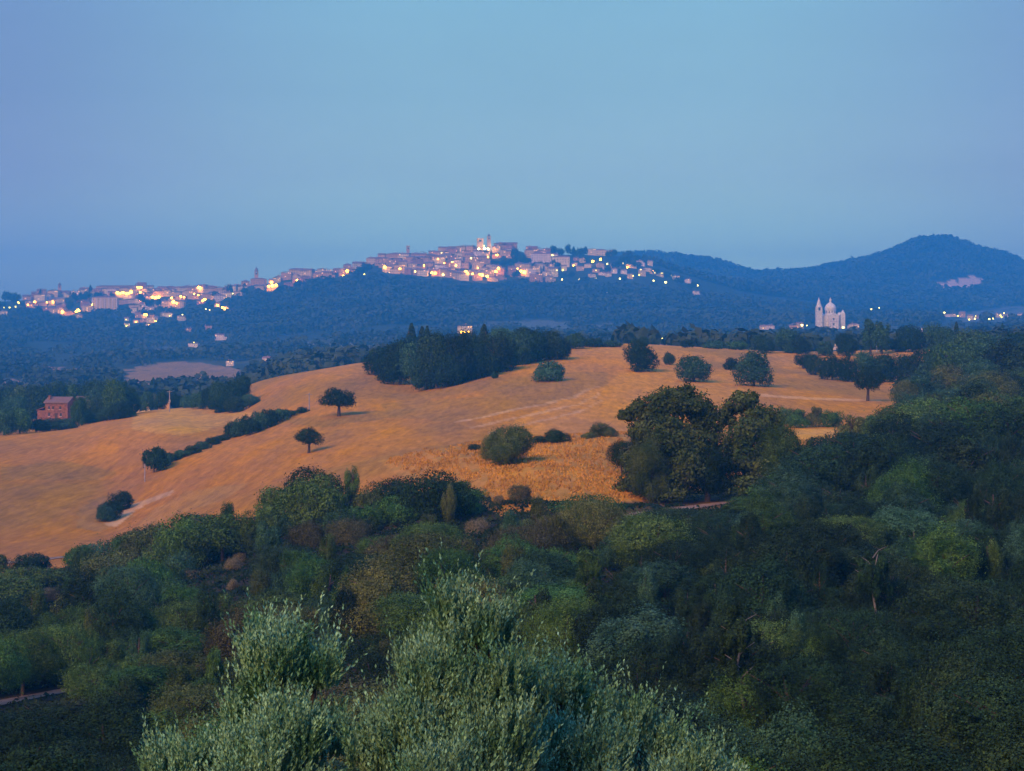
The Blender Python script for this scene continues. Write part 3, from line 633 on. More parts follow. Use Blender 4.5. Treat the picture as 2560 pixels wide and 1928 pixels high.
# crest skyline trees
SK = 'trees along the skyline behind the stubble hill'
for i, (u, vt, vb, w, key, m) in enumerate([
    (1480,845,868,60,'farbush','dark'),(1530,850,868,50,'farbush','teal'),(1610,840,866,30,'farbush','dark'),(1718,846,870,40,'farbush','dark'),(1790,850,872,60,'farbush','teal'),(1840,850,875,60,'farbush','green'),
    (1905,838,882,60,'mass','dark'),(1965,818,882,86,'mass','teal'),(2000,838,884,50,'mass','dark'),(2060,852,890,44,'farbush','teal'),(2117,832,890,62,'mass','dark'),
    (2176,797,885,44,'tall','teal'),(2205,800,885,44,'tall','teal'),(2240,850,880,60,'farbush','dark'),(2280,812,880,80,'mass','dark'),(2330,806,880,84,'mass','teal'),(2370,820,890,70,'mass','teal'),
    (2420,822,900,90,'mass','green'),(2475,832,905,90,'mass','teal'),(2530,830,905,100,'mass','dark'),(2465,826,870,40,'mass','dark'),(2540,834,880,50,'mass','dark'),(2580,836,905,90,'mass','dark')]):
    px(key, 'skyline_tree', 'tree', u, vt, vb, w, m, f'{ {"mass":"rounded","farbush":"low","tall":"tall twin-stemmed"}[key]} {"dark" if m=="dark" else "blue-green"} tree, {ordn(i+1)} from left along the skyline behind the stubble hill', 600, 760, SK)

# dark hedge and the trees right of the stubble
HD = 'trees of the dark hedge right of the stubble'
for i, (u, vt, vb, w, m) in enumerate([(2008,880,922,50,'dark'),(2040,884,938,60,'dark'),(2080,886,950,60,'dark'),(2120,890,954,60,'dark'),(2160,875,940,80,'teal'),(2200,885,955,80,'dark'),(2245,884,955,80,'dark'),(2290,878,960,80,'dark'),
                                     (2335,860,965,90,'teal'),(2385,850,975,110,'green'),(2440,845,975,120,'teal'),(2500,850,980,120,'dark'),(2560,855,985,120,'dark')]):
    px('mass', 'hedgerow_tree', 'tree', u, vt, vb, w, m, f'{ {"dark":"dark","teal":"blue-green","green":"green"}[m]} tree, {ordn(i+1)} from left in the dark hedge behind the stubble', 470, 640, HD)
for i, (u, vt, vb, w, m, key) in enumerate([(2300,920,1020,130,'teal','mid'),(2370,912,1015,110,'olive','mid'),(2262,950,1025,60,'olive','mid'),(2275,975,1060,70,'teal','midbush'),(2440,960,1060,140,'green','mid'),(2530,980,1080,150,'green','mid'),
    (2330,985,1110,170,'green','mid'),(2430,1000,1150,190,'green','mid'),(2520,1010,1170,190,'dark','mid'),(2240,1020,1110,110,'green','mid'),(2185,1040,1115,90,'green','midbush'),(2130,1035,1110,80,'olive','midbush'),
    (2000,1020,1070,60,'green','midbush'),(2040,1014,1068,50,'olive','midbush'),(2080,1022,1068,60,'green','midbush'),(1965,1012,1062,50,'green','midbush'),(2060,1085,1140,110,'dark','midbush'),(2130,1080,1170,120,'dark','mid')]):
    px(key, 'slope_tree', 'tree', u, vt, vb, w, m, f'{ {"dark":"dark","teal":"grey-green","green":"green","olive":"olive-green"}[m]} {"bush" if key=="midbush" else "rounded tree"}, {ordn(i+1)} of those banked up below the dark hedge', 240, 520, 'trees banked up below the dark hedge')

# field hedges, gully thickets on the left
HL = 'thickets in the gully between the two stubble fields'
gl = [(385,1112,1182,66,'dark'),(408,1125,1168,50,'teal'),(430,1131,1155,42,'dark'),(455,1122,1146,42,'teal'),(480,1112,1136,44,'dark'),(505,1102,1125,42,'teal'),(530,1091,1113,44,'dark'),(553,1085,1103,40,'dark'),
      (578,1052,1096,44,'dark'),(600,1045,1092,50,'teal'),(625,1038,1088,54,'dark'),(650,1028,1078,56,'teal'),(675,1022,1068,56,'dark'),(700,1018,1056,54,'teal'),(722,1022,1046,44,'dark'),(756,1016,1034,32,'dark'),
      (300,1228,1278,60,'dark'),(278,1245,1300,56,'dark'),(262,1262,1305,50,'teal'),(310,1222,1262,36,'dark')]
for i, (u, vt, vb, w, m) in enumerate(gl):
    px('midbush' if i > 15 else 'farbush', 'gully_bush', 'bush', u, vt, vb, w, m, f'{ "dark" if m=="dark" else "blue-green"} bush, {ordn(i+1 if i < 16 else i-15)} from left in the {"long hedge climbing between the two fields" if i < 16 else "small thicket low in the gully"}', 300, 640, HL)
# wood round the farmhouse and the valley trees
WF = 'trees around the brick farmhouse'
rg = random.Random(5); wf = []
for u in range(-10, 330, 30): wf.append((u, rg.randint(948, 962) + (10 if u < 30 or u > 290 else 0), rg.randint(1035, 1048), rg.randint(60, 90)))
for u in (0, 35, 225, 262, 298): wf.append((u, rg.randint(985, 1000), 1060 - u*.04, 66))
for u in (10, 50, 205, 240, 275, 310): wf.append((u, rg.randint(1018, 1032), 1092 - u*.15, 66))
for u in (90, 125, 160): wf.append((u, 1045, 1090 - u*.1, 66))
wf += [(196, 990, 1066, 42)]
for i, (u, vt, vb, w) in enumerate(wf):
    if u in (90,125,160): key = 'farbush'
    else: key = 'mass'
    nm = 'back row behind' if i < 12 else ('row beside' if i < 17 else 'front row below'); k = i if i < 12 else (i-12 if i < 17 else i-17)
    px(key, 'farm_tree', 'tree', u, vt, vb, w, ['dark','teal','green','dark'][i % 4], f'{["dark","blue-green","green","dark"][i%4]} tree, {ordn(k+1)} from left in the {nm} the brick farmhouse', 560, 800, WF)
VT = 'trees along the valley edge behind the golden field'
for i, (u, vt, vb, w, m) in enumerate([(305,952,1030,50,'dark'),(340,985,1018,50,'teal'),(365,978,1012,40,'teal'),(408,972,1010,44,'dark'),(440,982,1020,46,'dark'),(470,985,1020,46,'teal'),(500,978,1022,50,'teal'),(525,970,1024,50,'dark'),(552,955,1026,60,'teal'),(578,950,1028,60,'dark'),(603,938,1022,52,'dark'),(625,985,1030,50,'teal'),(640,1000,1032,40,'dark'),(350,998,1022,40,'dark'),(540,990,1032,60,'dark'),(585,990,1036,60,'dark')]):
    px('mass', 'valley_tree', 'tree', u, vt, vb, w, m, f'{ "dark" if m=="dark" else "blue-green"} tree, {ordn(i+1)} of the tree belt behind the golden field brow', 600, 900, VT)

# pale flowering shrubs and two bleached bare trees
for i, (u, v, w, hh, Y, lab) in enumerate([(600,1375,22,45,190,'upper one of two pale seed-headed shrubs close together in the wood'),(585,1400,30,36,180,'lower one of two pale seed-headed shrubs close together in the wood'),(475,1420,34,50,175,'pale seed-headed shrub standing left of the close pair'),
      (585,1448,26,34,165,'pale seed-headed shrub directly below the close pair'),(130,1460,34,60,175,'pale seed-headed shrub near the dirt track at the left'),(1193,1300,44,60,190,'brightest pale shrub in the middle of the wood below the ledge'),(1247,1240,20,34,205,'small pale shrub just under the grass ledge'),
      (780,1330,70,60,185,'wide pale tan shrub on the wooded slope under the stubble'),(870,1325,80,60,190,'second wide tan shrub, right of the widest tan one'),(1300,1230,44,40,205,'dull tan shrub right of the small pale one under the ledge')]):
    Y = Yat(u, v+hh*.75, 70, 300); x = at(u, Y); g = float(gz(x, Y)[0]); top = (HOR - v)*Y/F + hh*.5*Y/F
    KEEP.append((u, v-hh*.2, Y-2)); KEEP.append((u, v+hh*.2, Y-2)); placed.append((x, Y, w/2*Y/F))
    plant('nearbush', 'pale_shrub', 'shrub', x, Y, max(min(top - g, w*1.1*Y/F), 1.2), w/2*Y/F*1.5, 'blossom' if i < 7 else 'brown', lab, 'pale shrubs in the wood')
def bare_tree(u, vt, vb, Y, seed, label, w):
    rng = np.random.default_rng(seed); x = at(u, Y); g = float(gz(x, Y)[0]); h = (HOR - vt)*Y/F - g
    for q in (.3, .5, .7, .9): KEEP.append((u, vt*(1-q)+vb*q, Y-3))
    o = thing('bare_tree', label, 'tree', (x, Y, g-.2), 0, 'pale-stemmed thin trees in the wood')
    mb = MB(); mb.tube([(0,0,-.3),(.25,0,h*.3),(-.1,0,h*.6),(.3,0,h*.85)], [.10,.08,.06,.03], 7)
    for k in range(5):
        s = -1 if k % 2 else 1; z0 = h*(.5+.08*k); e = w*Y/F*.5*rng.uniform(.6, 1)
        mb.tube([(0,0,z0),(s*e*.45,rng.uniform(-.3,.3),z0+e*.55),(s*e,rng.uniform(-.4,.4),z0+e*.9)], [.05,.03,.012], 5)
    obj('trunk', mb.mesh('trunk', PALEBARK, True), o)
    P, Nr = crown_pts(rng, 7000, 16, w/2*Y/F*1.2, h*.36, h*.66, low=-.6, bl=(.16,.3)); V, Fc = leaf_quads(P, Nr, .13*rng.uniform(.6,1.3,len(P)), rng, .6)
    obj('crown', new_mesh('crown', V, Fc, FOL['dark']), o)
bare_tree(2182, 1335, 1500, 118, 1, 'thin tree with a bleached forked stem above the darkest hollow', 90)
bare_tree(1848, 1490, 1690, 88, 2, 'slender tree with a straight pale stem, nearer and lower than the forked one', 110)

CEIL = [(-100,1385),(0,1375),(100,1358),(250,1328),(500,1268),(620,1218),(750,1180),(850,1145),(1000,1122),(1050,1150),(1100,1185),(1200,1200),(1500,1228),(1560,1262),(1900,1235),(1970,1115),(2110,1092),(2170,1045),(2230,1015),(2300,988),(2350,940),(2400,905),(2560,865),(2700,860)]
# ------------------------------------------------------------------ the wood in the foreground: every tree and bush its own
r_ = random.Random(11); pts = []
def hits_keep(x, y, h, r, z):
    for (u, v, Yk) in KEEP:
        if y >= Yk: continue
        dx = (u-1280)/F*y - x
        if abs(dx) < r*1.0:
            top = z + h; zk = (HOR - v)*y/F
            if zk < top*1.0 and zk > z-1: return True
    return False
tries = 0
CNT = {'wood_tree': 0, 'wood_bush': 0}; cand = []
while tries < 160000 and len(cand) < 900:
    tries += 1
    y = math.exp(r_.uniform(math.log(44), math.log(470)))
    if r_.random() > min(1, (y/160)**.5 + .35): continue
    u = r_.uniform(-120, 2690); x = at(u, y)
    v = float(row(u, y)[0])
    if v < edge_row(u) + 6 or v > 2900: continue
    kd = r_.random(); big = kd < .38; slim = kd > .74
    s = np.interp(y, [44, 90, 200, 460], [.62, .70, .95, 1.4])
    rad = (r_.uniform(3.0, 4.6) if big else r_.uniform(1.8, 3.0))*s
    h = (r_.uniform(4.2, 7.4) if big else r_.uniform(2.0, 4.0))*s
    if slim: rad = r_.uniform(1.0, 1.9)*s; h = r_.uniform(3.6, 6.6)*s; big = None
    nearedge = v < edge_row(u) + 60
    room = (HOR - float(np.interp(u, *zip(*CEIL))) - r_.uniform(0, 22))*y/F - float(gz(x, y)[0])
    if nearedge and room > h and (big or big is None): h = min(room, 7.5)
    if room < 1.2: continue
    h = min(h, room); rad = min(rad, h*1.1)
    if y < 60: h = min(h, 4.5)
    if any((x-a)**2 + (y-b)**2 < ((rad+c)*.56)**2 for a, b, c in placed): continue
    z = float(gz(x, y)[0])
    if hits_keep(x, y, h, rad, z): continue
    placed.append((x, y, rad)); cand.append((u, v, x, y, h, rad, big))
BANDS = [(0, 95, "wood's lowest band"), (95, 140, "wood's lower band"), (140, 190, "wood's middle band"), (190, 250, "wood's upper band"), (250, 999, "wood's top band")]
cand.sort(key=lambda c: -c[5]*c[4]/c[3]**2)
cand = cand[:810]; rows = {}
for c in cand:
    u, v, x, y, h, rad, big = c; nearedge = v < edge_row(u) + 70
    n_ = vnoise(np.array([x/28]), np.array([y/28]), 77)[0]; q = r_.random()
    if (u > 2150 or u < 350) and y < 130: mat = 'dark'  # lower corners darkened through leaf colour, standing in for shade and vignette
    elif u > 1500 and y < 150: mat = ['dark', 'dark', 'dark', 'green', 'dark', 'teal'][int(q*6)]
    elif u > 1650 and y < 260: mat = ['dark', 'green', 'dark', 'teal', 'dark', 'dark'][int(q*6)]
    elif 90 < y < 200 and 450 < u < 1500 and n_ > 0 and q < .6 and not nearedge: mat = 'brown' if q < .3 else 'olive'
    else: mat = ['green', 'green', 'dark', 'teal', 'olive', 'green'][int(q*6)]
    b_ = next(t_ for a, bb, t_ in BANDS if a <= y < bb)
    sz = 'slim' if big is None else (('tall' if h > 5.6 else 'middling') if big else 'low')
    side_ = 'left half' if u < 1280 else 'right half'
    rows.setdefault((b_, side_, mat, sz, big), []).append((u, x, y, h, rad))
WORD = dict(green='green', dark='dark', teal='blue-green', olive='olive-green', brown='brownish', blossom='pale')
for (b_, side_, mat, sz, big), L in rows.items():
    L.sort()
    for i, (u, x, y, h, rad) in enumerate(L):
        key = 'sapling' if big is None else (('near' if big else 'nearbush') if y < 190 else ('mid' if big else 'midbush'))
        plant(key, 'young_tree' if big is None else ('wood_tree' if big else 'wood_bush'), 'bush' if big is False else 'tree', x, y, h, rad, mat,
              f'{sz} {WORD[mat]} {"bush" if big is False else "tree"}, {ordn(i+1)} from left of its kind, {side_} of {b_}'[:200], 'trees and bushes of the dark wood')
# dirt tracks
TRACKM = noisy('track_dirt', (.20,.14,.08), (.34,.24,.14), .8)
TRACKS = [([(1560,1296),(1640,1282),(1720,1272),(1790,1262),(1850,1256)], 2.2, 170, 300), ([(-120,1790),(-20,1765),(60,1750),(150,1732),(260,1712),(330,1700)], 2.6, 90, 300), ([(-120,1412),(0,1408),(60,1408),(130,1398),(210,1388)], 2.6, 180, 400)]
for P, w, y0, y1 in TRACKS:
    us = np.linspace(P[0][0], P[-1][0], 60); vs_ = np.interp(us, *zip(*P)); pts = [(at(u_, Y_ := Yat(u_, v_, y0, y1)), Y_) for u_, v_ in zip(us, vs_)]
    pts = np.array(pts); pts[:, 1] = np.convolve(np.pad(pts[:, 1], 3, 'edge'), np.ones(7)/7, 'valid'); d = np.gradient(pts, axis=0); nn = np.stack([-d[:, 1], d[:, 0]], 1); nn /= np.linalg.norm(nn, axis=1, keepdims=True)
    cols = [pts + nn*w*k for k in (-.5, -.17, .17, .5)]; V = np.concatenate([np.stack([c[:, 0], c[:, 1], gz(c[:, 0], c[:, 1]) + .10], 1) for c in cols]); n = len(pts)
    fs = [[k*n+i_, k*n+i_+1, (k+1)*n+i_+1, (k+1)*n+i_] for k in range(3) for i_ in range(n-1)]
    tag(obj('dirt_track', new_mesh('dirt_track', V, fs, TRACKM, True)), kind='structure')
    placed += [(a, b_, w*.4) for a, b_ in pts[::4]]

# low scrub between them: nobody could count it
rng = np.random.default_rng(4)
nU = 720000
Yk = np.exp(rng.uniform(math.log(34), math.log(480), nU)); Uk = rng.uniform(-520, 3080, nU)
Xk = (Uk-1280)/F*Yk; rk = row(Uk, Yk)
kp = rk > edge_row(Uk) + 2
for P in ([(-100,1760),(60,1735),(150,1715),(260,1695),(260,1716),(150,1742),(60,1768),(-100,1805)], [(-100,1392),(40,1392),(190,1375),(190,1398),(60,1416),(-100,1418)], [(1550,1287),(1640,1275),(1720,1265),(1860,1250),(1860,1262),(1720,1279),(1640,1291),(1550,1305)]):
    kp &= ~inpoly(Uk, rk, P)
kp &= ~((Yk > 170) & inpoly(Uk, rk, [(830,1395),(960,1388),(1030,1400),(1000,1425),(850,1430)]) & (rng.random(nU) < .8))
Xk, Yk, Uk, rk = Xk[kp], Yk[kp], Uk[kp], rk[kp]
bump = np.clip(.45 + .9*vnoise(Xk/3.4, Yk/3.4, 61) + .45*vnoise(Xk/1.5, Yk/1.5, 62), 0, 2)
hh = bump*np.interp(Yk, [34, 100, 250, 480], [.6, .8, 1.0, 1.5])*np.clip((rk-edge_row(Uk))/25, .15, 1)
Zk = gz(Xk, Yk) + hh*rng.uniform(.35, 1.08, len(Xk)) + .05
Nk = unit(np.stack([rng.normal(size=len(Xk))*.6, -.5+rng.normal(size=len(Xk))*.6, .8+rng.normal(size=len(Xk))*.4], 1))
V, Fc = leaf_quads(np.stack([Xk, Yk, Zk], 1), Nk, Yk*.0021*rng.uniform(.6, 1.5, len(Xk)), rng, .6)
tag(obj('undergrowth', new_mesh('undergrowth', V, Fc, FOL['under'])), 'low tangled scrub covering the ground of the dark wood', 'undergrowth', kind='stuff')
# dry grass tufts on the ledge
n_ = 34000; Yg = rng.uniform(200, 300, n_); Ug = rng.uniform(930, 1620, n_); rgw = row(Ug, Yg)
k_ = inpoly(Ug + 26*vnoise(Ug/14, Yg/9, 3), rgw + 8*vnoise(Ug/30, Yg/9, 4), [(960,1140),(1090,1124),(1250,1090),(1560,1068),(1600,1250),(1250,1285),(1150,1230),(1010,1185)]) & (vnoise(Ug/9, Yg/5, 8) > -.35)
Ug, Yg = Ug[k_], Yg[k_]; Xg = (Ug-1280)/F*Yg; zg = gz(Xg, Yg); n_ = len(Xg)
hg = rng.uniform(.05, .26, n_)*(1+.4*vnoise(Ug/9, Yg/5, 8)); wg = rng.uniform(.06, .16, n_); lx = rng.normal(size=n_)*.15; an = rng.uniform(0, 3.14, n_)
dx, dy = np.cos(an)*wg, np.sin(an)*wg
V = np.stack([np.stack([Xg-dx, Yg-dy, zg-.1], 1), np.stack([Xg+dx, Yg+dy, zg-.1], 1), np.stack([Xg+lx+dx*.4, Yg+dy*.4, zg+hg], 1), np.stack([Xg+lx-dx*.4, Yg-dy*.4, zg+hg], 1)], 1).reshape(-1, 3)
DRY = noisy('dry_grass', (0.34,0.19,0.035), (0.56,0.31,0.05), .10, leaf=.35)
tag(obj('dry_grass', new_mesh('dry_grass', V, np.arange(len(V)).reshape(-1, 4), DRY)), 'tall golden dry grass on the ledge', 'dry grass', kind='stuff')

# ------------------------------------------------------------------ brick farmhouse, sheds, poles
ST = {k: noisy('stone_'+k, a, b_, .35, objvar=.10) for k, (a, b_) in dict(
    rose=((.50,.28,.10),(.62,.39,.17)), tan=((.56,.40,.15),(.70,.53,.25)), cream=((.68,.55,.27),(.82,.70,.40)), brick=((.36,.17,.09),(.48,.25,.14)), pale=((.66,.56,.44),(.82,.72,.60))).items()}
ROOF = noisy('roof_tile', (.20,.10,.07), (.34,.18,.12), 1.2, objvar=.15, stretch=(1, 6, 1))
ROOF2 = noisy('roof_tile_old', (.16,.11,.09), (.28,.20,.16), 1.2, objvar=.15, stretch=(1, 6, 1))
DARKW = principled('dark_window', (.03,.03,.035), .3, .5)[0]
BRICKM = noisy('farm_brick', (.15,.068,.040), (.30,.14,.085), 1.6, detail=6)
TILEM = noisy('farm_tile', (.14,.085,.06), (.26,.17,.13), 2.2, stretch=(1, 4, 1))
FY = 690.0; fx = at(152, FY); fz = (HOR-1046)*FY/F; k_ = FY/F
fh_s = .98
fh = thing('brick_farmhouse', 'old brick farmhouse with sloping roof and chimney among dark trees', 'house', (fx, FY, fz), R(-14), None, (fh_s, fh_s, fh_s))
bw = 9.0; bh = 5.7
m = MB(); m.box(-bw/2, -3.5, -3, bw/2, 3.5, bh); m.add([(bw/2-.01,-3.5,bh),(bw/2-.01,3.5,bh),(bw/2-.01,0,bh+1.9),(-bw/2+.01,-3.5,bh),(-bw/2+.01,3.5,bh),(-bw/2+.01,0,bh+1.9)], [[0,1,2],[3,5,4]]); wl = obj('wall', m.mesh('wall', BRICKM), fh)
m = MB(); m.gable(-bw/2, -3.5, bw/2, 3.5, bh+.28, 2.0, .5); rf = obj('roof', m.mesh('roof', TILEM), fh)
m = MB(); m.box(-3.9, -2.2, bh, -3.1, -1.4, bh+2.6); m.box(-4.0, -2.3, bh+2.62, -3.0, -1.3, bh+2.8); obj('chimney', m.mesh('chimney', BRICKM), rf)
for x_, z_, w_, h_ in ((-2.9,3.4,.7,1.1),(-1.3,3.4,.7,1.1),(1.6,3.5,.7,1.0),(-2.9,.9,.7,1.2),(1.8,.9,.8,1.2)):
    m = MB(); m.box(x_-w_/2, -3.56, z_, x_+w_/2, -3.42, z_+h_); w1 = obj('window', m.mesh('window', DARKW), fh)
    m = MB(); m.box(x_-w_/2-.12, -3.66, z_-.15, x_+w_/2+.12, -3.57, z_-.02); obj('sill', m.mesh('sill', ST['pale']), w1)
m = MB(); m.box(-.6, -3.57, -.2, .5, -3.42, 2.1); obj('door', m.mesh('door', principled('door_wood', (.08,.05,.035), .7)[0]), fh)
m = MB(); m.box(-bw/2-3.6, -2.6, -3, -bw/2-.02, 2.6, 3.0); m.add([(-bw/2-3.9,-2.9,2.9),(-bw/2-.03,-2.9,4.3),(-bw/2-.03,2.9,4.3),(-bw/2-3.9,2.9,2.9),(-bw/2-3.9,-2.9,3.12),(-bw/2-.03,-2.9,4.55),(-bw/2-.03,2.9,4.55),(-bw/2-3.9,2.9,3.12)], [[0,3,2,1],[4,5,6,7],[0,1,5,4],[2,3,7,6],[1,2,6,5],[3,0,4,7]]); obj('annex', m.mesh('annex', BRICKM), fh)
def shed(u, v, w, h, mat, label, Y=700., roofm=None):
    x = at(u, Y); z = max(float(gz(x, Y)[0]), (HOR-v)*Y/F); o = thing('farm_shed', label, 'shed', (x, Y, z), R(8), 'sheds beside the golden field')
    m = MB(); m.box(-w/2, -1.6, -2, w/2, 1.6, h); m.box(-w*.3, -1.64, 0, -w*.05, -1.58, h*.75, 1); obj('wall', m.mesh('wall', [ST[mat], DARKW]), o)
    m = MB(); m.gable(-w/2, -1.6, w/2, 1.6, h+.2, .7, .3); obj('roof', m.mesh('roof', roofm or ST['cream']), o)
shed(336, 1030, 3.2, 2.0, 'cream', 'small white shed at the left end of the pair by the golden field'); shed(359, 1027, 4.6, 2.2, 'cream', 'longer pale shed of the pair by the golden field')
shed(410, 1019, 4.0, 1.9, 'rose', 'low rose shed beside the thin pole at the golden field'); shed(212, 1014, 5.5, 2.6, 'brick', 'roofed brick barn peeping out right of the brick farmhouse', 700., TILEM)
shed(282, 1027, 3.0, 1.6, 'cream', 'tiny pale hut half hidden in trees right of the brick farmhouse', 690.)
POLEM = noisy('pole_wood', (.22,.19,.16), (.36,.32,.28), 5.0)
WPOLE = noisy('pale_concrete', (.55,.53,.50), (.72,.70,.66), 3.0)
def pole(u, vt, vb, y0, y1, label, mat=POLEM, r=.16, arm=True):
    Y = Yat(u, vb, y0, y1); x = at(u, Y); z = float(gz(x, Y)[0]); h = (HOR-vt)*Y/F - z
    o = thing('utility_pole', label, 'pole', (x, Y, z), 0, 'utility poles')
    m = MB(); m.tube([(0,0,-.5),(0,0,h)], [r*1.2, r*.8], 8); obj('post', m.mesh('post', mat, True), o)
    if arm: m = MB(); m.box(-.8, -r-.1, h-.5, .8, -r, h-.36); obj('crossarm', m.mesh('crossarm', mat), o)
pole(424, 976, 1030, 580, 700, 'thin wooden pole beside the low rose shed'); pole(773, 982, 1028, 440, 640, 'slender wooden pole on the stubble left of the umbrella shaped tree')
pole(2305, 820, 875, 600, 740, 'white pole standing on the skyline at the right', WPOLE, .30, False); pole(2192, 812, 880, 600, 740, 'slim pale pole against the twin-stemmed trees', WPOLE, .16, False)
pole(362, 1160, 1205, 330, 560, 'short leaning post below the left end of the field hedge', POLEM, .12, False)
# ------------------------------------------------------------------ building kit
TRAV = noisy('travertine', (.62,.58,.43), (.86,.82,.64), .22)
TRAVD = noisy('travertine_dark_band', (.40,.28,.24), (.50,.36,.30), .4)  # darker stone tone for the transept cornices
METAL = principled('lamp_metal', (.10,.10,.10), .5, .4)[0]
def emis(name, c, s):
    m = bpy.data.materials.new(name); m.use_nodes = True; t = m.node_tree; t.nodes.clear()
    o = N(t, 'ShaderNodeOutputMaterial'); e = N(t, 'ShaderNodeEmission'); t.links.new(e.outputs[0], o.inputs[0])
    e.inputs[0].default_value = (*c, 1); e.inputs[1].default_value = s; return m
GLOW = dict(warm=emis('sodium_glow', (1.0, .40, .014), 60), white=emis('white_glow', (1.0, .80, .17), 10), green=emis('greenish_glow', (1.0, .88, .10), 6), flood=emis('floodlight_glow', (1.0, .52, .16), 900), litwin=emis('lit_window', (1.0, .50, .12), 4))
def wall_mesh(mb, w, d, h, foot, storeys, cols, rs, lit=0.0, wh=1.5, ww=1.0):
    mb.box(-w/2, -d/2, -foot, w/2, d/2, h, 0)
    for s in range(storeys):
        z = (s+.45)*h/storeys
        for c in range(cols):
            if rs.random() < .12: continue
            x = -w/2 + (c+.5+rs.uniform(-.08, .08))*w/cols; mb.box(x-ww/2, -d/2-.06, z, x+ww/2, -d/2+.05, z+wh, 2 if rs.random() < lit else 1)
        for sgn in (-1, 1):
            for c in range(2):
                y = -d/2 + (c+.5)*d/2; mb.box(sgn*w/2-.05 if sgn < 0 else w/2-.05, y-ww/2, z, sgn*w/2+.05 if sgn < 0 else w/2+.06, y+ww/2, z+wh, 1)
HT = []
hr = random.Random(3)
for i in range(16):
    w = hr.uniform(13, 21); d = hr.uniform(10, 14); st = hr.choice([2, 3, 3, 4]); h = st*3.1 + hr.uniform(0, 1.2)
    mb = MB(); wall_mesh(mb, w, d, h, 14, st, int(w/3.2), hr, .05)
    if hr.random() < .4: mb.box(w/2-.05, -d/2+1, -14, w/2+hr.uniform(3, 6), d/2-1, h*.6, 0)
    rb = MB(); k = hr.random()
    if k < .5: rb.gable(-w/2, -d/2, w/2, d/2, h+.35, hr.uniform(1.8, 2.8), .6, 'x')
    elif k < .7: rb.gable(-w/2, -d/2, w/2, d/2, h+.35, hr.uniform(2.2, 3.2), .6, 'y')
    else: rb.hip(-w/2, -d/2, w/2, d/2, h+.3, hr.uniform(1.8, 2.6), .6)
    cx = hr.uniform(-w*.3, w*.3); cb = MB(); cb.box(cx-.5, -.4, h, cx+.5, .4, h+4.0)
    HT.append((mb.mesh('wall', [ST['rose'], DARKW, GLOW['litwin']]), rb.mesh('roof', ROOF), cb.mesh('chimney', ST['rose']), w, d, h))
HOUSES = []   # for the lamps: (u0,u1,vtop,vbase,Yfront)
def house(x, y, mat, label, group, name='town_house', cat='house', idx=None, rz=0.0, s=1.0, dz=0, sw=None):
    wm_, rm, cm_, w, d, h = HT[idx if idx is not None else hr.randrange(16)]
    z = float(gz(x, y)[0]) + dz
    o = thing(name, label, cat, (x, y, z), rz, group, (sw or s, s, s))
    a = obj('wall', wm_, o); a.material_slots[0].link = 'OBJECT'; a.material_slots[0].material = ST[mat]
    b = obj('roof', rm, o)
    if hr.random() < .4: b.material_slots[0].link = 'OBJECT'; b.material_slots[0].material = ROOF2
    c = obj('chimney', cm_, b)
    u = 1280 + F*x/y; ww = w/2*(sw or s)*F/y
    HOUSES.append((u-ww, u+ww, HOR-(z+(h+2)*s)*F/y, HOR-z*F/y, y-d/2*s))
    return o

# ------------------------------------------------------------------ the hill town
TREEP = [[(1283,600),(1299,600),(1312,632),(1335,650),(1425,655),(1440,672),(1380,670),(1300,664),(1216,663),(1216,650),(1283,644)], [(160,748),(190,748),(192,778),(165,780)], [(378,742),(425,742),(422,765),(378,765)], [(1378,610),(1468,610),(1468,636),(1378,636)], [(880,672),(935,668),(935,690),(880,690)]]
RID = lambda u: float(np.interp(u, *zip(*PR[3450]))); BOT = lambda u: float(np.interp(u, *zip(*PR[3200])))
SEG = [(0, 150, 'beside the short capped tower'), (150, 345, 'below the lit arches'), (345, 620, 'left of the tallest bell tower'), (620, 900, 'right of the tallest bell tower'),
       (900, 1090, 'around the plain square tower'), (1090, 1216, 'beneath the floodlit twin towers'), (1216, 1330, 'right of the floodlit towers'), (1330, 1480, 'under the dark hilltop pines'), (1480, 1760, 'on the hill shoulder past the pines')]
spots = []
u = 64.0
while u < 1385:
    vt, vb = RID(u), BOT(u)
    nrow = max(1, int(round((vb - vt)/10.5)))
    for k in range(nrow):
        uu = u + hr.uniform(-5, 5) + (k % 2)*11; Y = 3447 - (3447-3222)*(k + hr.uniform(0, .35))/max(nrow-.4, 1)
        v = float(row(uu, Y)[0])
        if any(inpoly(np.array([uu]), np.array([v-4.]), P)[0] for P in TREEP): continue
        if k == nrow-1 and hr.random() < .25: continue
        spots.append((uu, Y, k/nrow))
    u += hr.uniform(18.5, 24)
for (uu, vv) in [(1392,668),(1410,676),(1436,664),(1450,676),(1470,668),(1490,680),(1505,688),(1480,692),(1520,690),(1535,683),(1500,668),(1515,672),(1536,672),(1572,670),(1582,671),(1560,683),(1605,690),(1618,678),(1632,684),(1650,690),(1575,696),(1625,664),(1600,663),(1480,632),(1502,630),(1522,634),(1342,645),(1362,650),(1388,650),(1412,654),(1330,634),(1440,650),(1456,655),(1352,630),(1372,634),(1740,738),(1690,700),(1720,708)]:
    spots.append((uu, Yat(uu, vv, 3150, 3450), .5))
bys = {}
SPECIAL_U = [(228, 295, 3225, 3330), (238, 350, 3400, 3500), (625, 668, 3380, 3500), (1190, 1232, 3380, 3500), (1245, 1296, 3420, 3500)]
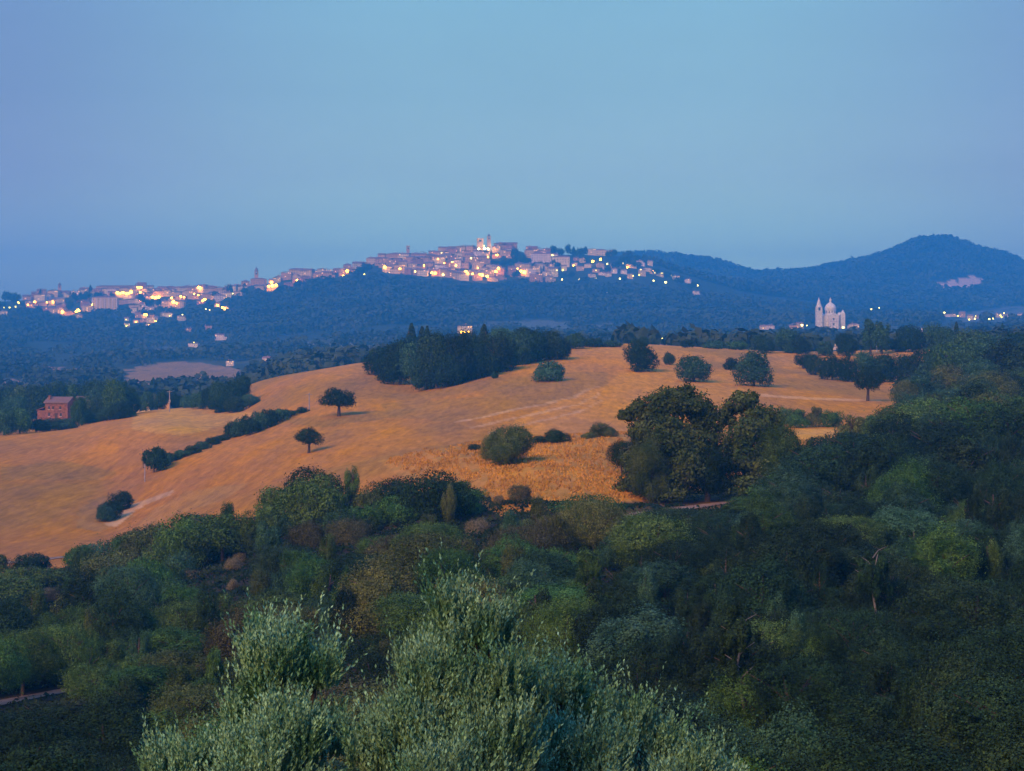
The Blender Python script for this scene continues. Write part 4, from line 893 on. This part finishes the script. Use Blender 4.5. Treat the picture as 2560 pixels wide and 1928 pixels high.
for uu, Y, q in spots:
    if any(a < uu < b and c < Y < d for a, b, c, d in SPECIAL_U): continue
    s = next(i for i, t_ in enumerate(SEG) if t_[0] <= uu < t_[1]); lv = 'top' if q < .25 else ('upper' if q < .5 else ('lower' if q < .75 else 'bottom'))
    m = hr.choices(['rose','tan','cream','brick','pale'], [4,3,2,2,1.3] if uu < 1380 else [1,2,3,.5,3])[0]
    bys.setdefault((s, lv, m), []).append((uu, Y))
for (s, lv, m), L in bys.items():
    L.sort()
    for i, (uu, Y) in enumerate(L):
        house(at(uu, Y), Y, m, f'{ordn(i+1)} {m} house from left in the {lv} row {SEG[s][2]}', 'houses of the hill town', rz=hr.uniform(-.35, .35), s=hr.uniform(.8, 1.08) if uu < 1385 else hr.uniform(.55, .8))
# outlying house clusters
OUT = [(337,783,'cream'),(352,775,'pale'),(368,768,'pale'),(378,778,'cream'),(345,795,'rose'),(362,796,'tan'),(380,795,'rose'),(340,808,'cream'),(360,806,'rose'),(378,808,'cream'),(392,800,'tan'),(372,818,'pale'),(318,802,'pale'),(409,792,'cream'),(424,793,'cream'),(453,802,'cream'),
       (544,768,'tan'),(566,775,'cream'),(200,795,'tan'),(470,830,'rose'),(520,823,'rose'),(485,872,'pale'),(10,788,'cream'),(550,850,'pale'),(316,820,'cream')]
NM = 'standing in the wood below the town wall'
for i, (uu, vv, m) in enumerate(OUT):
    house(at(uu, Y_ := Yat(uu, vv, 2300, 3240)), Y_, m, f'{ordn(i+1)} of the small {"outlying"} {m} houses {NM}', 'houses scattered on the wooded slope', 'hillside_house', rz=hr.uniform(-.4, .4), s=.62)
OUT2 = [(1908,803,'cream','pale long house left of the domed church'),(1925,797,'pale','small white house left of the domed church, beside the long pale one'),(1985,812,'rose','rose house just left of the domed church'),(1998,815,'tan','tan house touching the lamps left of the domed church'),(2128,792,'cream','little house on the slope right of the domed church'),(2135,824,'cream','low house by the pair of lamps right of the domed church'),
        (2368,782,'pale','white house at the left end of the far hamlet'),(2382,782,'cream','second pale house of the far hamlet'),(2405,793,'rose','rose house in the middle of the far hamlet'),(2425,799,'cream','low house by the yellow lamps of the far hamlet'),(2445,796,'rose','fifth house of the far hamlet'),(2495,793,'cream','house behind the lamp cluster of the far hamlet'),(2515,785,'pale','white house right of the lamp cluster of the far hamlet'),(2550,790,'cream','last pale house at the right end of the far hamlet')]
for uu, vv, m, lab in OUT2:
    Y_ = Yat(uu, vv, 2150, 2400 if uu < 2200 else 3190); house(at(uu, Y_), Y_, m, lab, 'houses on the far right slope', 'far_house', rz=hr.uniform(-.3, .3), s=.6)
OUT3 = [(668,862,1300,1700,'pale','pale farmhouse with pitched roof alone on the blue slope',.5),(576,915,1350,1900,'pale','small white gabled house above the beige field',.42),(1162,840,1500,2400,'cream','house with lit windows behind the hilltop grove',.8),(1655,862,900,1500,'rose','rose farmhouse behind the brow of the stubble hill',.55),(1672,862,900,1500,'rose','rose annex right of the farmhouse behind the brow',.42),
        (1645,860,900,1500,'cream','low pale outbuilding with lights left of the rose farmhouse',.35),(1810,862,900,1500,'cream','low pale house by the bright lamp on the skyline',.35),(2082,872,800,1300,'cream','white low house among trees below the domed church',.4),(2095,868,800,1300,'pale','small white annex of the house below the domed church',.32)]
for uu, vv, a, b_, m, lab, s in OUT3:
    Y_ = Yat(uu, vv, a, b_); house(at(uu, Y_), Y_, m, lab, 'lone farmhouses of the valley', 'farmhouse', rz=hr.uniform(-.5, .5), s=s)

# ------------------------------------------------------------------ towers, palace, churches
def base_thing(name, label, cat, u, Y, group=None, rz=0, v=None):
    x = at(u, Y); z = float(gz(x, Y)[0])
    if v is not None: z = (HOR - v)*Y/F
    return thing(name, label, cat, (x, Y, z), rz, group), z
def tower(u, vt, vb, wpx, Y, mat, label, cap='pyramid', name='bell_tower', caph=.28, rz=.2):
    o, z = base_thing(name, label, 'tower', u, Y, 'bell towers of the town', rz, vb)
    h = (vb-vt)*Y/F; w = wpx*Y/F; hc = h*caph; hs = h-hc
    m = MB(); m.box(-w/2, -w/2, -14, w/2, w/2, hs*.72); m.box(-w*.56, -w*.56, hs*.72, w*.56, w*.56, hs*.75); obj('shaft', m.mesh('shaft', ST[mat]), o)
    b_ = MB()
    for sx in (-1, 1):
        for sy in (-1, 1): b_.box(sx*w*.36-w*.13, sy*w*.36-w*.13, hs*.75, sx*w*.36+w*.13, sy*w*.36+w*.13, hs*.96)
    b_.box(-w*.28, -w*.28, hs*.75, w*.28, w*.28, hs*.9, 1); b_.box(-w*.55, -w*.55, hs*.96, w*.55, w*.55, hs)
    obj('belfry', b_.mesh('belfry', [ST[mat], DARKW]), o)
    c = MB(); 
    if cap == 'pyramid': c.lathe([(w*.7, hs+.02), (w*.04, h)], 4, rot=math.pi/4)
    elif cap == 'flat':
        c.box(-w*.6, -w*.6, hs+.02, w*.6, w*.6, hs+hc*.5)
        for k in range(4):
            c.box(-w*.6+k*w*.35, -w*.6, hs+hc*.5, -w*.6+k*w*.35+w*.16, -w*.4, h)
    else: c.lathe([(w*.5, hs+.02), (w*.5, hs+hc*.25), (w*.40, hs+hc*.5), (w*.2, hs+hc*.72), (w*.04, h)], 10)
    obj('spire' if cap == 'pyramid' else 'cap', c.mesh('cap', ST[mat] if cap == 'flat' else ROOF2), o)
    return o
tower(149, 706, 734, 8, 3440, 'rose', 'short rose tower with a pointed cap above the leftmost blocks', 'dome', caph=.3)
tower(101, 720, 742, 5, 3440, 'rose', 'slight narrow turret left of the short capped tower', 'pyramid', name='turret', caph=.5)
tower(641, 667, 708, 9, 3435, 'rose', 'tallest pointed bell tower standing out on the ridge', 'dome', caph=.30)
tower(1020, 614, 640, 7, 3440, 'rose', 'plain square tower above the reddish block', 'flat', caph=.12)
tower(1163, 611, 626, 4, 3440, 'rose', 'tiny turret left of the floodlit towers', 'pyramid', name='turret', caph=.4)
tower(339, 707, 724, 3.5, 3430, 'tan', 'thin turret over the lit arches', 'pyramid', name='turret', caph=.4)
tower(741, 669, 684, 3, 3440, 'tan', 'little chimney-like turret on the middle ridge', 'flat', name='turret', caph=.2)
tower(1222, 584, 622, 8.5, 3400, 'tan', 'right floodlit tower, slimmer and taller with a crown and spike', 'pyramid', caph=.20)
tower(1200, 596, 625, 14, 3400, 'tan', 'left floodlit tower, broad and square', 'flat', caph=.06)
def block(u0, u1, vt, vb, Y, d, mat, label, name, cat, pil=0, arches=0, roof='hip'):
    o, z = base_thing(name, label, cat, (u0+u1)/2, Y, None, 0, vb)
    w = (u1-u0)*Y/F; h = (vb-vt)*Y/F
    m = MB(); m.box(-w/2, 0, -12, w/2, d, h-1.8)
    obj('wall', m.mesh('wall', [ST[mat], DARKW]), o)
    n = max(4, int(w/4))
    for s in range(max(1, int(h/4.2))):
        for k in range(n):
            x = -w/2+(k+.5)*w/n; m2 = MB(); z0 = 1.2+s*4.1; m2.box(x-.6, -.08, z0, x+.6, .05, z0+1.9); obj('window', m2.mesh('window', DARKW), o)
    for k in range(pil):
        x = -w/2+(k)*w/(pil-1); m2 = MB(); m2.box(x-.8, -.9, -12, x+.8, -.09, h-1.9); obj('buttress', m2.mesh('buttress', ST['pale']), o)
    r = MB(); (r.hip if roof == 'hip' else r.gable)(-w/2, 0, w/2, d, h-1.7, 2.2, .8); obj('roof', r.mesh('roof', ROOF), o)
    return o
block(231, 292, 741, 771, 3235, 14, 'tan', 'long pale palace with tall vertical buttresses above the wooded slope', 'palace', 'palace', pil=7)
block(240, 346, 714, 735, 3440, 14, 'tan', 'long roofed building on the ridge with the row of lit arches beneath', 'long_building', 'building')
block(119, 173, 727, 745, 3400, 15, 'rose', 'broad rose block under the short capped tower', 'church_block', 'building')
block(626, 664, 695, 722, 3400, 16, 'rose', 'church body at the foot of the tall pointed bell tower', 'church', 'church')
block(722, 768, 671, 697, 3400, 16, 'tan', 'boxy tan block standing higher than its neighbours on the middle ridge', 'apartment_block', 'building')
block(1062, 962, 0, 0, 1, 1, 'tan', 'x', 'x', 'x') if False else None
block(965, 1073, 633, 655, 3420, 16, 'rose', 'wide reddish palace under the plain square tower', 'palace', 'palace')
block(1113, 1190, 616, 638, 3425, 16, 'rose', 'long reddish palace left of the floodlit towers', 'palace', 'palace')
block(1247, 1293, 606, 626, 3420, 20, 'rose', 'cathedral body whose low roof humps above the ridge', 'cathedral', 'church', roof='gable')
block(1478, 1516, 623, 640, 3420, 12, 'cream', 'pale building on the ridge between the pines and the squared tree', 'ridge_villa', 'building')
block(1328, 1376, 632, 654, 3330, 10, 'pale', 'pale walled terrace house with tall dark cypresses in front', 'terrace_house', 'house', pil=5)
block(1384, 1424, 640, 658, 3330, 10, 'cream', 'pale rounded retaining house under the hilltop pines', 'terrace_house', 'house')

# domed pilgrimage church
CYY = 2400.0; ch, cz = base_thing('domed_church', 'pale floodlit domed church with a separate-looking pointed bell tower, alone on the valley slope', 'church', 2076, CYY, None, R(8), 819); ch.scale = (.82, .82, .87)
def px2m(p): return p*CYY/F
m = MB(); m.box(-11, -11, -10, 11, 11, 17.5); m.box(-11.6, -11.6, 17.5, 11.6, 11.6, 18.6); obj('nave', m.mesh('nave', TRAV), ch)
for (dx, dy, a) in ((0, -1, 0), (1, 0, 90), (0, 1, 180), (-1, 0, 270)):
    t_ = MB(); t_.box(-7.5, -17, -10, 7.5, -11.02, 16.2); t_.box(-8, -17.4, 16.2, 8, -11.02, 17.2)
    t_.add([(-8,-17.4,17.22),(8,-17.4,17.22),(0,-17.4,21.6),(-8,-11.7,17.22),(8,-11.7,17.22),(0,-11.7,21.6)], [[0,1,2],[3,5,4],[0,2,5,3],[1,4,5,2],[0,3,4,1]])
    q = obj('transept', t_.mesh('transept', TRAV), ch, rz=R(a))
    for k in (-6.8, -2.6, 2.6, 6.8):
        p = MB(); p.box(k-.6, -17.55, -9, k+.6, -17.02, 16.1); obj('pilaster', p.mesh('pilaster', ST['pale']), q)
    for z0 in (3.0, 10.5):
        wn = MB(); wn.box(-1.1, -17.12, z0, 1.1, -16.9, z0+3.4); obj('window', wn.mesh('window', DARKW), q)
    bd = MB(); bd.box(-7.6, -17.3, 8.2, 7.6, -17.03, 9.0); obj('cornice', bd.mesh('cornice', TRAVD), q)
m = MB(); m.lathe([(9.2, 18.62), (9.2, 20), (8.2, 20.05), (8.2, 25.5), (9.1, 25.6), (9.1, 26.5)], 24); dr = obj('drum', m.mesh('drum', TRAV), ch)
for k in range(12):
    a = 2*math.pi*k/12; w_ = MB(); w_.box(-.6, -.15, 20.8, .6, .15, 24.2); obj('window', w_.mesh('window', DARKW), dr, loc=(8.2*math.sin(a), 8.2*math.cos(a), 0), rz=-a)
prof = [(8.7*math.cos(t*.1*math.pi/2*.93)**1.1, 26.52+11.5*(t*.1)**.85*(1-.12*(t*.1)**2)) for t in range(11)]
m = MB(); m.lathe(prof, 24); obj('dome', m.mesh('dome', TRAV, True), ch)
m = MB(); m.lathe([(1.6, 36.0), (1.6, 39.4), (2.0, 39.6), (1.3, 40.8), (.5, 42.0), (.15, 43.6)], 10); obj('lantern', m.mesh('lantern', TRAV), ch)
bt = MB(); bt.box(-4.2, -4.2, -10, 4.2, 4.2, 24); 
for zc in (8, 16, 24): bt.box(-4.7, -4.7, zc-.5, 4.7, 4.7, zc+.4)
towr = obj('bell_tower', bt.mesh('bell_tower', TRAV), ch, loc=(-21.2, -9.5, 0))
b2 = MB()
for sx in (-1, 1):
    for sy in (-1, 1): b2.box(sx*3-1.1, sy*3-1.1, 24.42, sx*3+1.1, sy*3+1.1, 29)
b2.box(-2.5, -2.5, 24.42, 2.5, 2.5, 28.5, 1); b2.box(-4.2, -4.2, 29, 4.2, 4.2, 29.8); obj('belfry', b2.mesh('belfry', [TRAV, DARKW]), towr)
sp_ = MB(); sp_.lathe([(4.6, 29.82), (3.4, 33), (2.0, 37.5), (.7, 41.5), (.12, 43)], 8, rot=math.pi/8); obj('spire', sp_.mesh('spire', TRAV), towr)
tw = MB(); tw.box(-3.0, -3.0, -10, 3.0, 3.0, 20); tw.lathe([(4.0, 20.02), (.2, 25.5)], 4, rot=math.pi/4); obj('side_turret', tw.mesh('side_turret', TRAV), ch, loc=(15.5, -12.5, 0))

# town trees
TT_ = [(14,728,760,22,'dark'),(30,729,762,30,'dark'),(44,736,762,24,'dark'),(3,750,772,26,'dark'),(186,730,760,20,'dark'),(204,728,760,18,'dark'),(217,727,758,22,'dark'),(176,752,782,26,'dark'),(247,726,756,24,'dark'),(281,728,752,14,'dark'),
       (352,735,765,26,'dark'),(372,745,770,20,'dark'),(398,748,772,22,'dark'),(540,728,755,20,'dark'),(575,712,745,18,'dark'),(612,718,745,22,'dark'),(700,715,740,22,'dark'),(790,696,720,22,'dark'),(776,700,724,18,'dark'),(917,655,684,26,'dark'),(905,668,690,22,'dark'),(900,664,690,18,'dark'),
       (1288,616,664,20,'dark'),(1304,636,668,26,'dark'),(1322,646,668,24,'dark'),(1345,652,672,28,'dark'),(1370,655,674,28,'dark'),(1395,656,672,24,'dark'),(1262,648,664,26,'dark'),(1238,650,664,24,'dark'),(1280,646,664,24,'dark'),
       (1385,614,645,20,'dark'),(1400,618,645,22,'dark'),(1419,611,645,18,'dark'),(1434,622,646,20,'dark'),(1448,620,648,22,'dark'),(1460,614,648,20,'dark'),(1522,624,650,16,'dark'),(1534,623,650,16,'dark'),(1556,640,668,24,'dark'),(1590,652,672,28,'dark'),(1470,640,660,20,'dark'),(1540,650,676,24,'dark'),
       (1520,662,686,18,'dark'),(1430,678,700,24,'dark'),(1460,690,710,26,'dark'),(1640,668,690,22,'dark'),(1668,676,700,22,'dark'),(1700,690,714,26,'dark'),(1730,704,726,26,'dark'),(1290,674,700,18,'dark'),(1410,684,704,20,'dark'),(1560,690,712,22,'dark'),(745,700,724,26,'dark'),(838,704,722,24,'dark')]
for i, (u, vt, vb, w, m_) in enumerate(sorted(TT_)):
    Y = Yat(u, vb, 3150, 3448); x = at(u, Y); z = float(gz(x, Y)[0]); h = (HOR - vt)*Y/F - z
    plant('town', 'town_tree', 'tree', x, Y, max(h, 5), w/2*Y/F, m_, f'dark rounded tree, {ordn(i+1)} from left among the houses of the hill town', 'dark trees among the town houses')
for i, (u, vt, vb) in enumerate([(226,712,742),(611,708,722),(1343,632,660),(1349,634,660),(1572,638,668),(1434,616,645),(1386,648,668),(1744,700,722),(101,722,742)]):
    Y = Yat(u, vb, 3150, 3448) if u != 101 else 3405; x = at(u, Y); z = float(gz(x, Y)[0]); h = (HOR - vt)*Y/F - z
    plant('cypress', 'town_cypress', 'cypress', x, Y, max(h, 5), 3.2, 'dark', f'dark pointed cypress, {ordn(i+1)} in the hill town', 'cypresses of the hill town')

# ------------------------------------------------------------------ lamps
def ico(r, z, n=8):
    return [(r*math.cos(-math.pi/2+math.pi*k/n), z + r*math.sin(-math.pi/2+math.pi*k/n)) for k in range(1, n)]
LM = {}
def lamp(u, v, size, tone, label, y0=3100, y1=3450, fixedY=None, group='lit street lamps of the hill town'):
    r = dict(s=.95, m=1.45, L=2.0, X=2.6)[size]
    if fixedY: Y = fixedY
    else:
        near = [h[4] for h in HOUSES if h[0]-3 < u < h[1]+3 and h[2]-3 < v < h[3]+10]
        Y = min(near) - r - 2 if near else Yat(u, v+9, y0, y1)
    r *= Y/3400
    x = at(u, Y); g = float(gz(x, Y)[0]); z = (HOR - v)*Y/F
    if z - g < r+1: g = z - r - 1
    o = thing('street_lamp', label, 'street lamp', (x, Y, g), 0, group)
    m = MB(); m.tube([(0,0,-.5),(0,0,max(z-g-r*.95, .3))], [.16, .10], 6); obj('post', m.mesh('post', METAL), o)
    HOUSES.append((u-3, u+3, v-3, v+6, Y))
    k = (size, tone)
    if k not in LM:
        m = MB(); m.lathe(ico(1, 0), 10); LM[k] = m.mesh('lamp_head', GLOW[tone], True)
    obj('lamp_head', LM[k], o, loc=(0, 0, z-g), sc=(r, r, r*.95))
    return o
LT = """10,769,s,g 24,769,m,g 39,767,m,g 46,757,m,w 70,762,s,w 87,755,m,f 132,755,m,w 156,780,L,w 196,776,X,w 190,779,m,w 117,756,s,w 293,748,s,w 293,732,L,w 301,733,m,w 308,732,L,w 316,734,m,w 328,730,L,w 322,733,m,w 344,719,m,w 352,719,L,w 351,731,m,w
359,749,m,w 350,751,s,w 381,743,L,w 389,745,X,w 397,743,L,w 429,745,m,w 434,755,X,w 441,758,m,w 452,741,m,w 460,743,s,w 473,753,L,w 498,719,X,w 486,735,s,w 496,738,s,w 512,749,L,w 507,752,m,w 515,773,s,h 524,775,s,h 544,764,m,w 562,771,L,w 556,769,m,w 584,773,s,h 456,787,s,h
361,787,m,w 366,787,m,w 372,813,s,w 340,805,s,w 389,803,s,w 315,799,s,g 316,815,m,g 424,790,s,h 679,706,L,w 672,716,L,w 681,714,X,w 690,713,L,w 743,701,L,w 836,692,L,w 868,678,L,w 858,690,m,w 840,697,m,w 911,686,m,g 922,668,s,h 962,668,L,w 973,683,m,h
1000,672,m,w 1038,679,m,h 1080,682,L,w 1088,683,L,w 1108,687,L,h 1104,632,s,h 1178,646,m,h 1165,679,L,w 1170,684,m,w 1181,685,m,w 1111,658,s,w 1131,655,s,w 1140,664,s,w 660,726,s,h 582,734,s,h 1242,638,m,w 1210,615,s,h 1220,643,s,w 1206,688,L,w 1200,686,m,w 1218,691,L,w 1246,671,L,w 1240,679,L,w
1275,698,m,h 1294,672,s,w 1303,678,L,w 1310,681,X,w 1194,670,s,w 1381,638,m,h 1407,676,m,g 1392,676,s,h 1434,664,s,w 1482,654,L,w 1501,649,L,w 1518,660,m,h 1557,658,s,h 1557,670,s,h 1568,669,m,w 1602,674,s,h 1598,688,m,g 1603,696,m,h 1631,677,s,w 1637,682,s,h 1655,683,s,g 1678,689,s,h
1490,676,s,g 1405,699,m,h 1448,698,m,h 1490,697,m,h 1526,697,m,h 1550,697,m,h 1517,734,m,h 1634,702,m,h 1664,706,L,h 1744,714,m,h 1583,690,s,h 485,856,s,g 176,768,s,w 230,762,s,w 268,767,s,w 1060,664,s,w 1095,648,s,w"""
def seg_of(u): return next((t_[2] for t_ in SEG if t_[0] <= u < t_[1]), 'beyond the town')
cnt = {}
for tok in sorted(LT.split(), key=lambda t: float(t.split(',')[0])):
    a, b_, s, t_ = tok.split(','); sg = seg_of(float(a)); sz = dict(s='small', m='medium', L='large', X='largest')[s]; tn = dict(w='amber', h='white', g='greenish', f='orange')[t_]
    k = (sg, sz, tn); cnt[k] = cnt.get(k, 0) + 1
    lamp(float(a), float(b_), s, dict(w='warm', h='white', g='green', f='warm')[t_], f'{ordn(cnt[k])} {sz} {tn} lamp from left, {sg}')
for i, (a, b_, s, t_, Y) in enumerate([(2005,813,'L','white',2350),(2017,814,'s','white',2350),(2108,819,'L','white',2360),(2132,823,'m','green',2340),(2140,820,'L','white',2340),(2178,773,'m','white',2900),(2198,770,'s','white',2900),
     (2361,782,'m','white',2780),(2395,790,'m','green',2700),(2423,799,'m','green',2600),(2439,790,'s','green',2700),(2437,797,'m','white',2650),(2473,798,'m','white',2650),(2482,797,'m','white',2650),(2501,789,'m','green',2700),(2510,783,'s','white',2700),(2514,793,'s','green',2700),(2504,793,'m','green',2690)]):
    lamp(a, b_, s, t_, f'{ordn(i+1)} lamp from left on the far slope {"beside the domed church" if i < 7 else "of the lit hamlet"}', fixedY=(Y if a < 2150 else Yat(a, b_+8, 2400, 3185) - 12), group='lamps on the far right slope')
lamp(1822, 848, 'X', 'warm', 'brightest single lamp on the skyline hedge behind the stubble hill', fixedY=1000, group='lamps behind the stubble hill')
for a, b_, w_ in ((1153,831,'left'),(1161,831,'middle'),(1170,830,'right')):
    lamp(a, b_, 'm', 'warm', f'{w_} lamp of the three in a row behind the hilltop grove', fixedY=1700, group='lamps behind the hilltop grove')
lamp(1643, 850, 's', 'white', 'left small lamp at the rose farmhouse behind the brow', fixedY=1080, group='lamps behind the stubble hill'); lamp(1656, 846, 's', 'white', 'right small lamp at the rose farmhouse behind the brow', fixedY=1080, group='lamps behind the stubble hill')
# floodlights of the cathedral towers and the pilgrimage church
def flood(x, y, z, label, r=.9, grp='floodlights'):
    g = float(gz(x, y)[0]); o = thing('floodlight', label, 'floodlight', (x, y, min(g, z-1)), 0, grp)
    m = MB(); m.tube([(0,0,-.5),(0,0,z-min(g, z-1)-r*.9)], [.2,.15], 6); obj('post', m.mesh('post', METAL), o)
    m = MB(); m.lathe(ico(r, 0), 10); obj('lamp_head', m.mesh('lamp_head', GLOW['flood'], True), o, loc=(0, 0, z-min(g, z-1)))
zt = (HOR-620)*3385/F
flood(at(1197, 3382), 3380, zt-2, 'floodlight at the foot of the broad left tower', .55); flood(at(1211, 3384), 3382, zt-1, 'floodlight between the two lit towers', .55); flood(at(1221, 3384), 3382, zt-2, 'floodlight at the foot of the slim right tower', .55)

# ------------------------------------------------------------------ far woods on the slopes
rng = np.random.default_rng(9)
def far_wood(n, u0, u1, y0, y1, rad, nq, pred, name, label, mat='far', hs=1.0):
    U = rng.uniform(u0, u1, n); Y = rng.uniform(y0, y1, n); X = (U-1280)/F*Y
    rw = row(U, Y); k = pred(U, Y, X, rw)
    for (a0, a1, t0, b0, yf) in HOUSES:      # nothing grows in front of the houses
        k &= ~((Y < yf+8) & (Y > yf-700) & (U > a0-7) & (U < a1+7) & (rw > b0-4) & (rw - 2.0*rad*F/Y < b0-3))
    U, Y, X = U[k], Y[k], X[k]; n = len(U)
    r = rad*rng.uniform(.6, 1.35, n)*(1+.25*vnoise(X/90, Y/90, 15)); z = gz(X, Y) + r*.75*hs
    d = unit(rng.normal(size=(n*nq, 3))); d[:, 2] = np.where(d[:, 2] < -.3, -d[:, 2], d[:, 2])
    c = np.repeat(np.stack([X, Y, z], 1), nq, 0); rr = np.repeat(r, nq)
    P = c + d*(rr*rng.uniform(.65, 1.1, n*nq))[:, None]*np.array([1, 1, hs])
    V, Fc = leaf_quads(P, unit(d + rng.normal(size=d.shape)*.35), rr*rng.uniform(.55, 1.0, n*nq), rng, .8)
    return tag(obj(name, new_mesh(name, V, Fc, FOL[mat]), None), label, 'woodland', kind='stuff')
def infields(U, rr):
    m = np.zeros(U.shape, bool); U = U + 26*vnoise(U/35, rr/9, 91); rr = rr + 7*vnoise(U/28, rr/7, 92)
    for P, c, a, b in FIELDS: m |= inpoly(U, rr, P)
    return m
far_wood(15000, -120, 2680, 820, 2500, 4.6, 14, lambda U, Y, X, rr: ~infields(U, rr) & ((vnoise(X/150, Y/110, 71) + .5*vnoise(X/50, Y/50, 72) > -.05) | ((np.abs(vnoise(X/110+3, Y/300, 73)) < .07))) & ((np.abs(U-2070) > 60) | (Y < 2250)),
         'valley_wood', 'patchy woods and hedges filling the hazy valley below the town')
far_wood(22000, -120, 2680, 2450, 3230, 5.6, 13, lambda U, Y, X, rr: ~infields(U, rr) & (vnoise(X/120, Y/120, 74) > np.where(U > 1900, -.15, -.75)) & ((np.abs(U-2070) > 60) | (Y > 2520)) & (rr > np.interp(U, *zip(*PR[3200])) + 2),
         'slope_wood', 'unbroken dark wood on the slope under the hill town')
far_wood(20000, 1350, 2750, 3460, 4980, 7.5, 12, lambda U, Y, X, rr: ~infields(U, rr) & (vnoise(X/300, Y/300, 75) > -.8) & ((U > 1560) | (Y > 3900)),
         'ridge_wood', 'blue wooded ridge with a rounded summit behind the domed church')


# ------------------------------------------------------------------ evening air
hb = MB(); hb.box(-HAZE_END, -HAZE_END, -420, HAZE_END, HAZE_END, HAZE_TOP)
hm = bpy.data.materials.new('haze'); hm.use_nodes = True; ht = hm.node_tree; ht.nodes.clear()
ho = N(ht, 'ShaderNodeOutputMaterial'); pv = N(ht, 'ShaderNodeVolumePrincipled'); ht.links.new(pv.outputs[0], ho.inputs['Volume'])
pv.inputs['Color'].default_value = (0.06, 0.53, 1.0, 1); pv.inputs['Density'].default_value = HAZE_D; pv.inputs['Anisotropy'].default_value = 0.0
tag(obj('haze', hb.mesh('haze', hm)), kind='stuff')
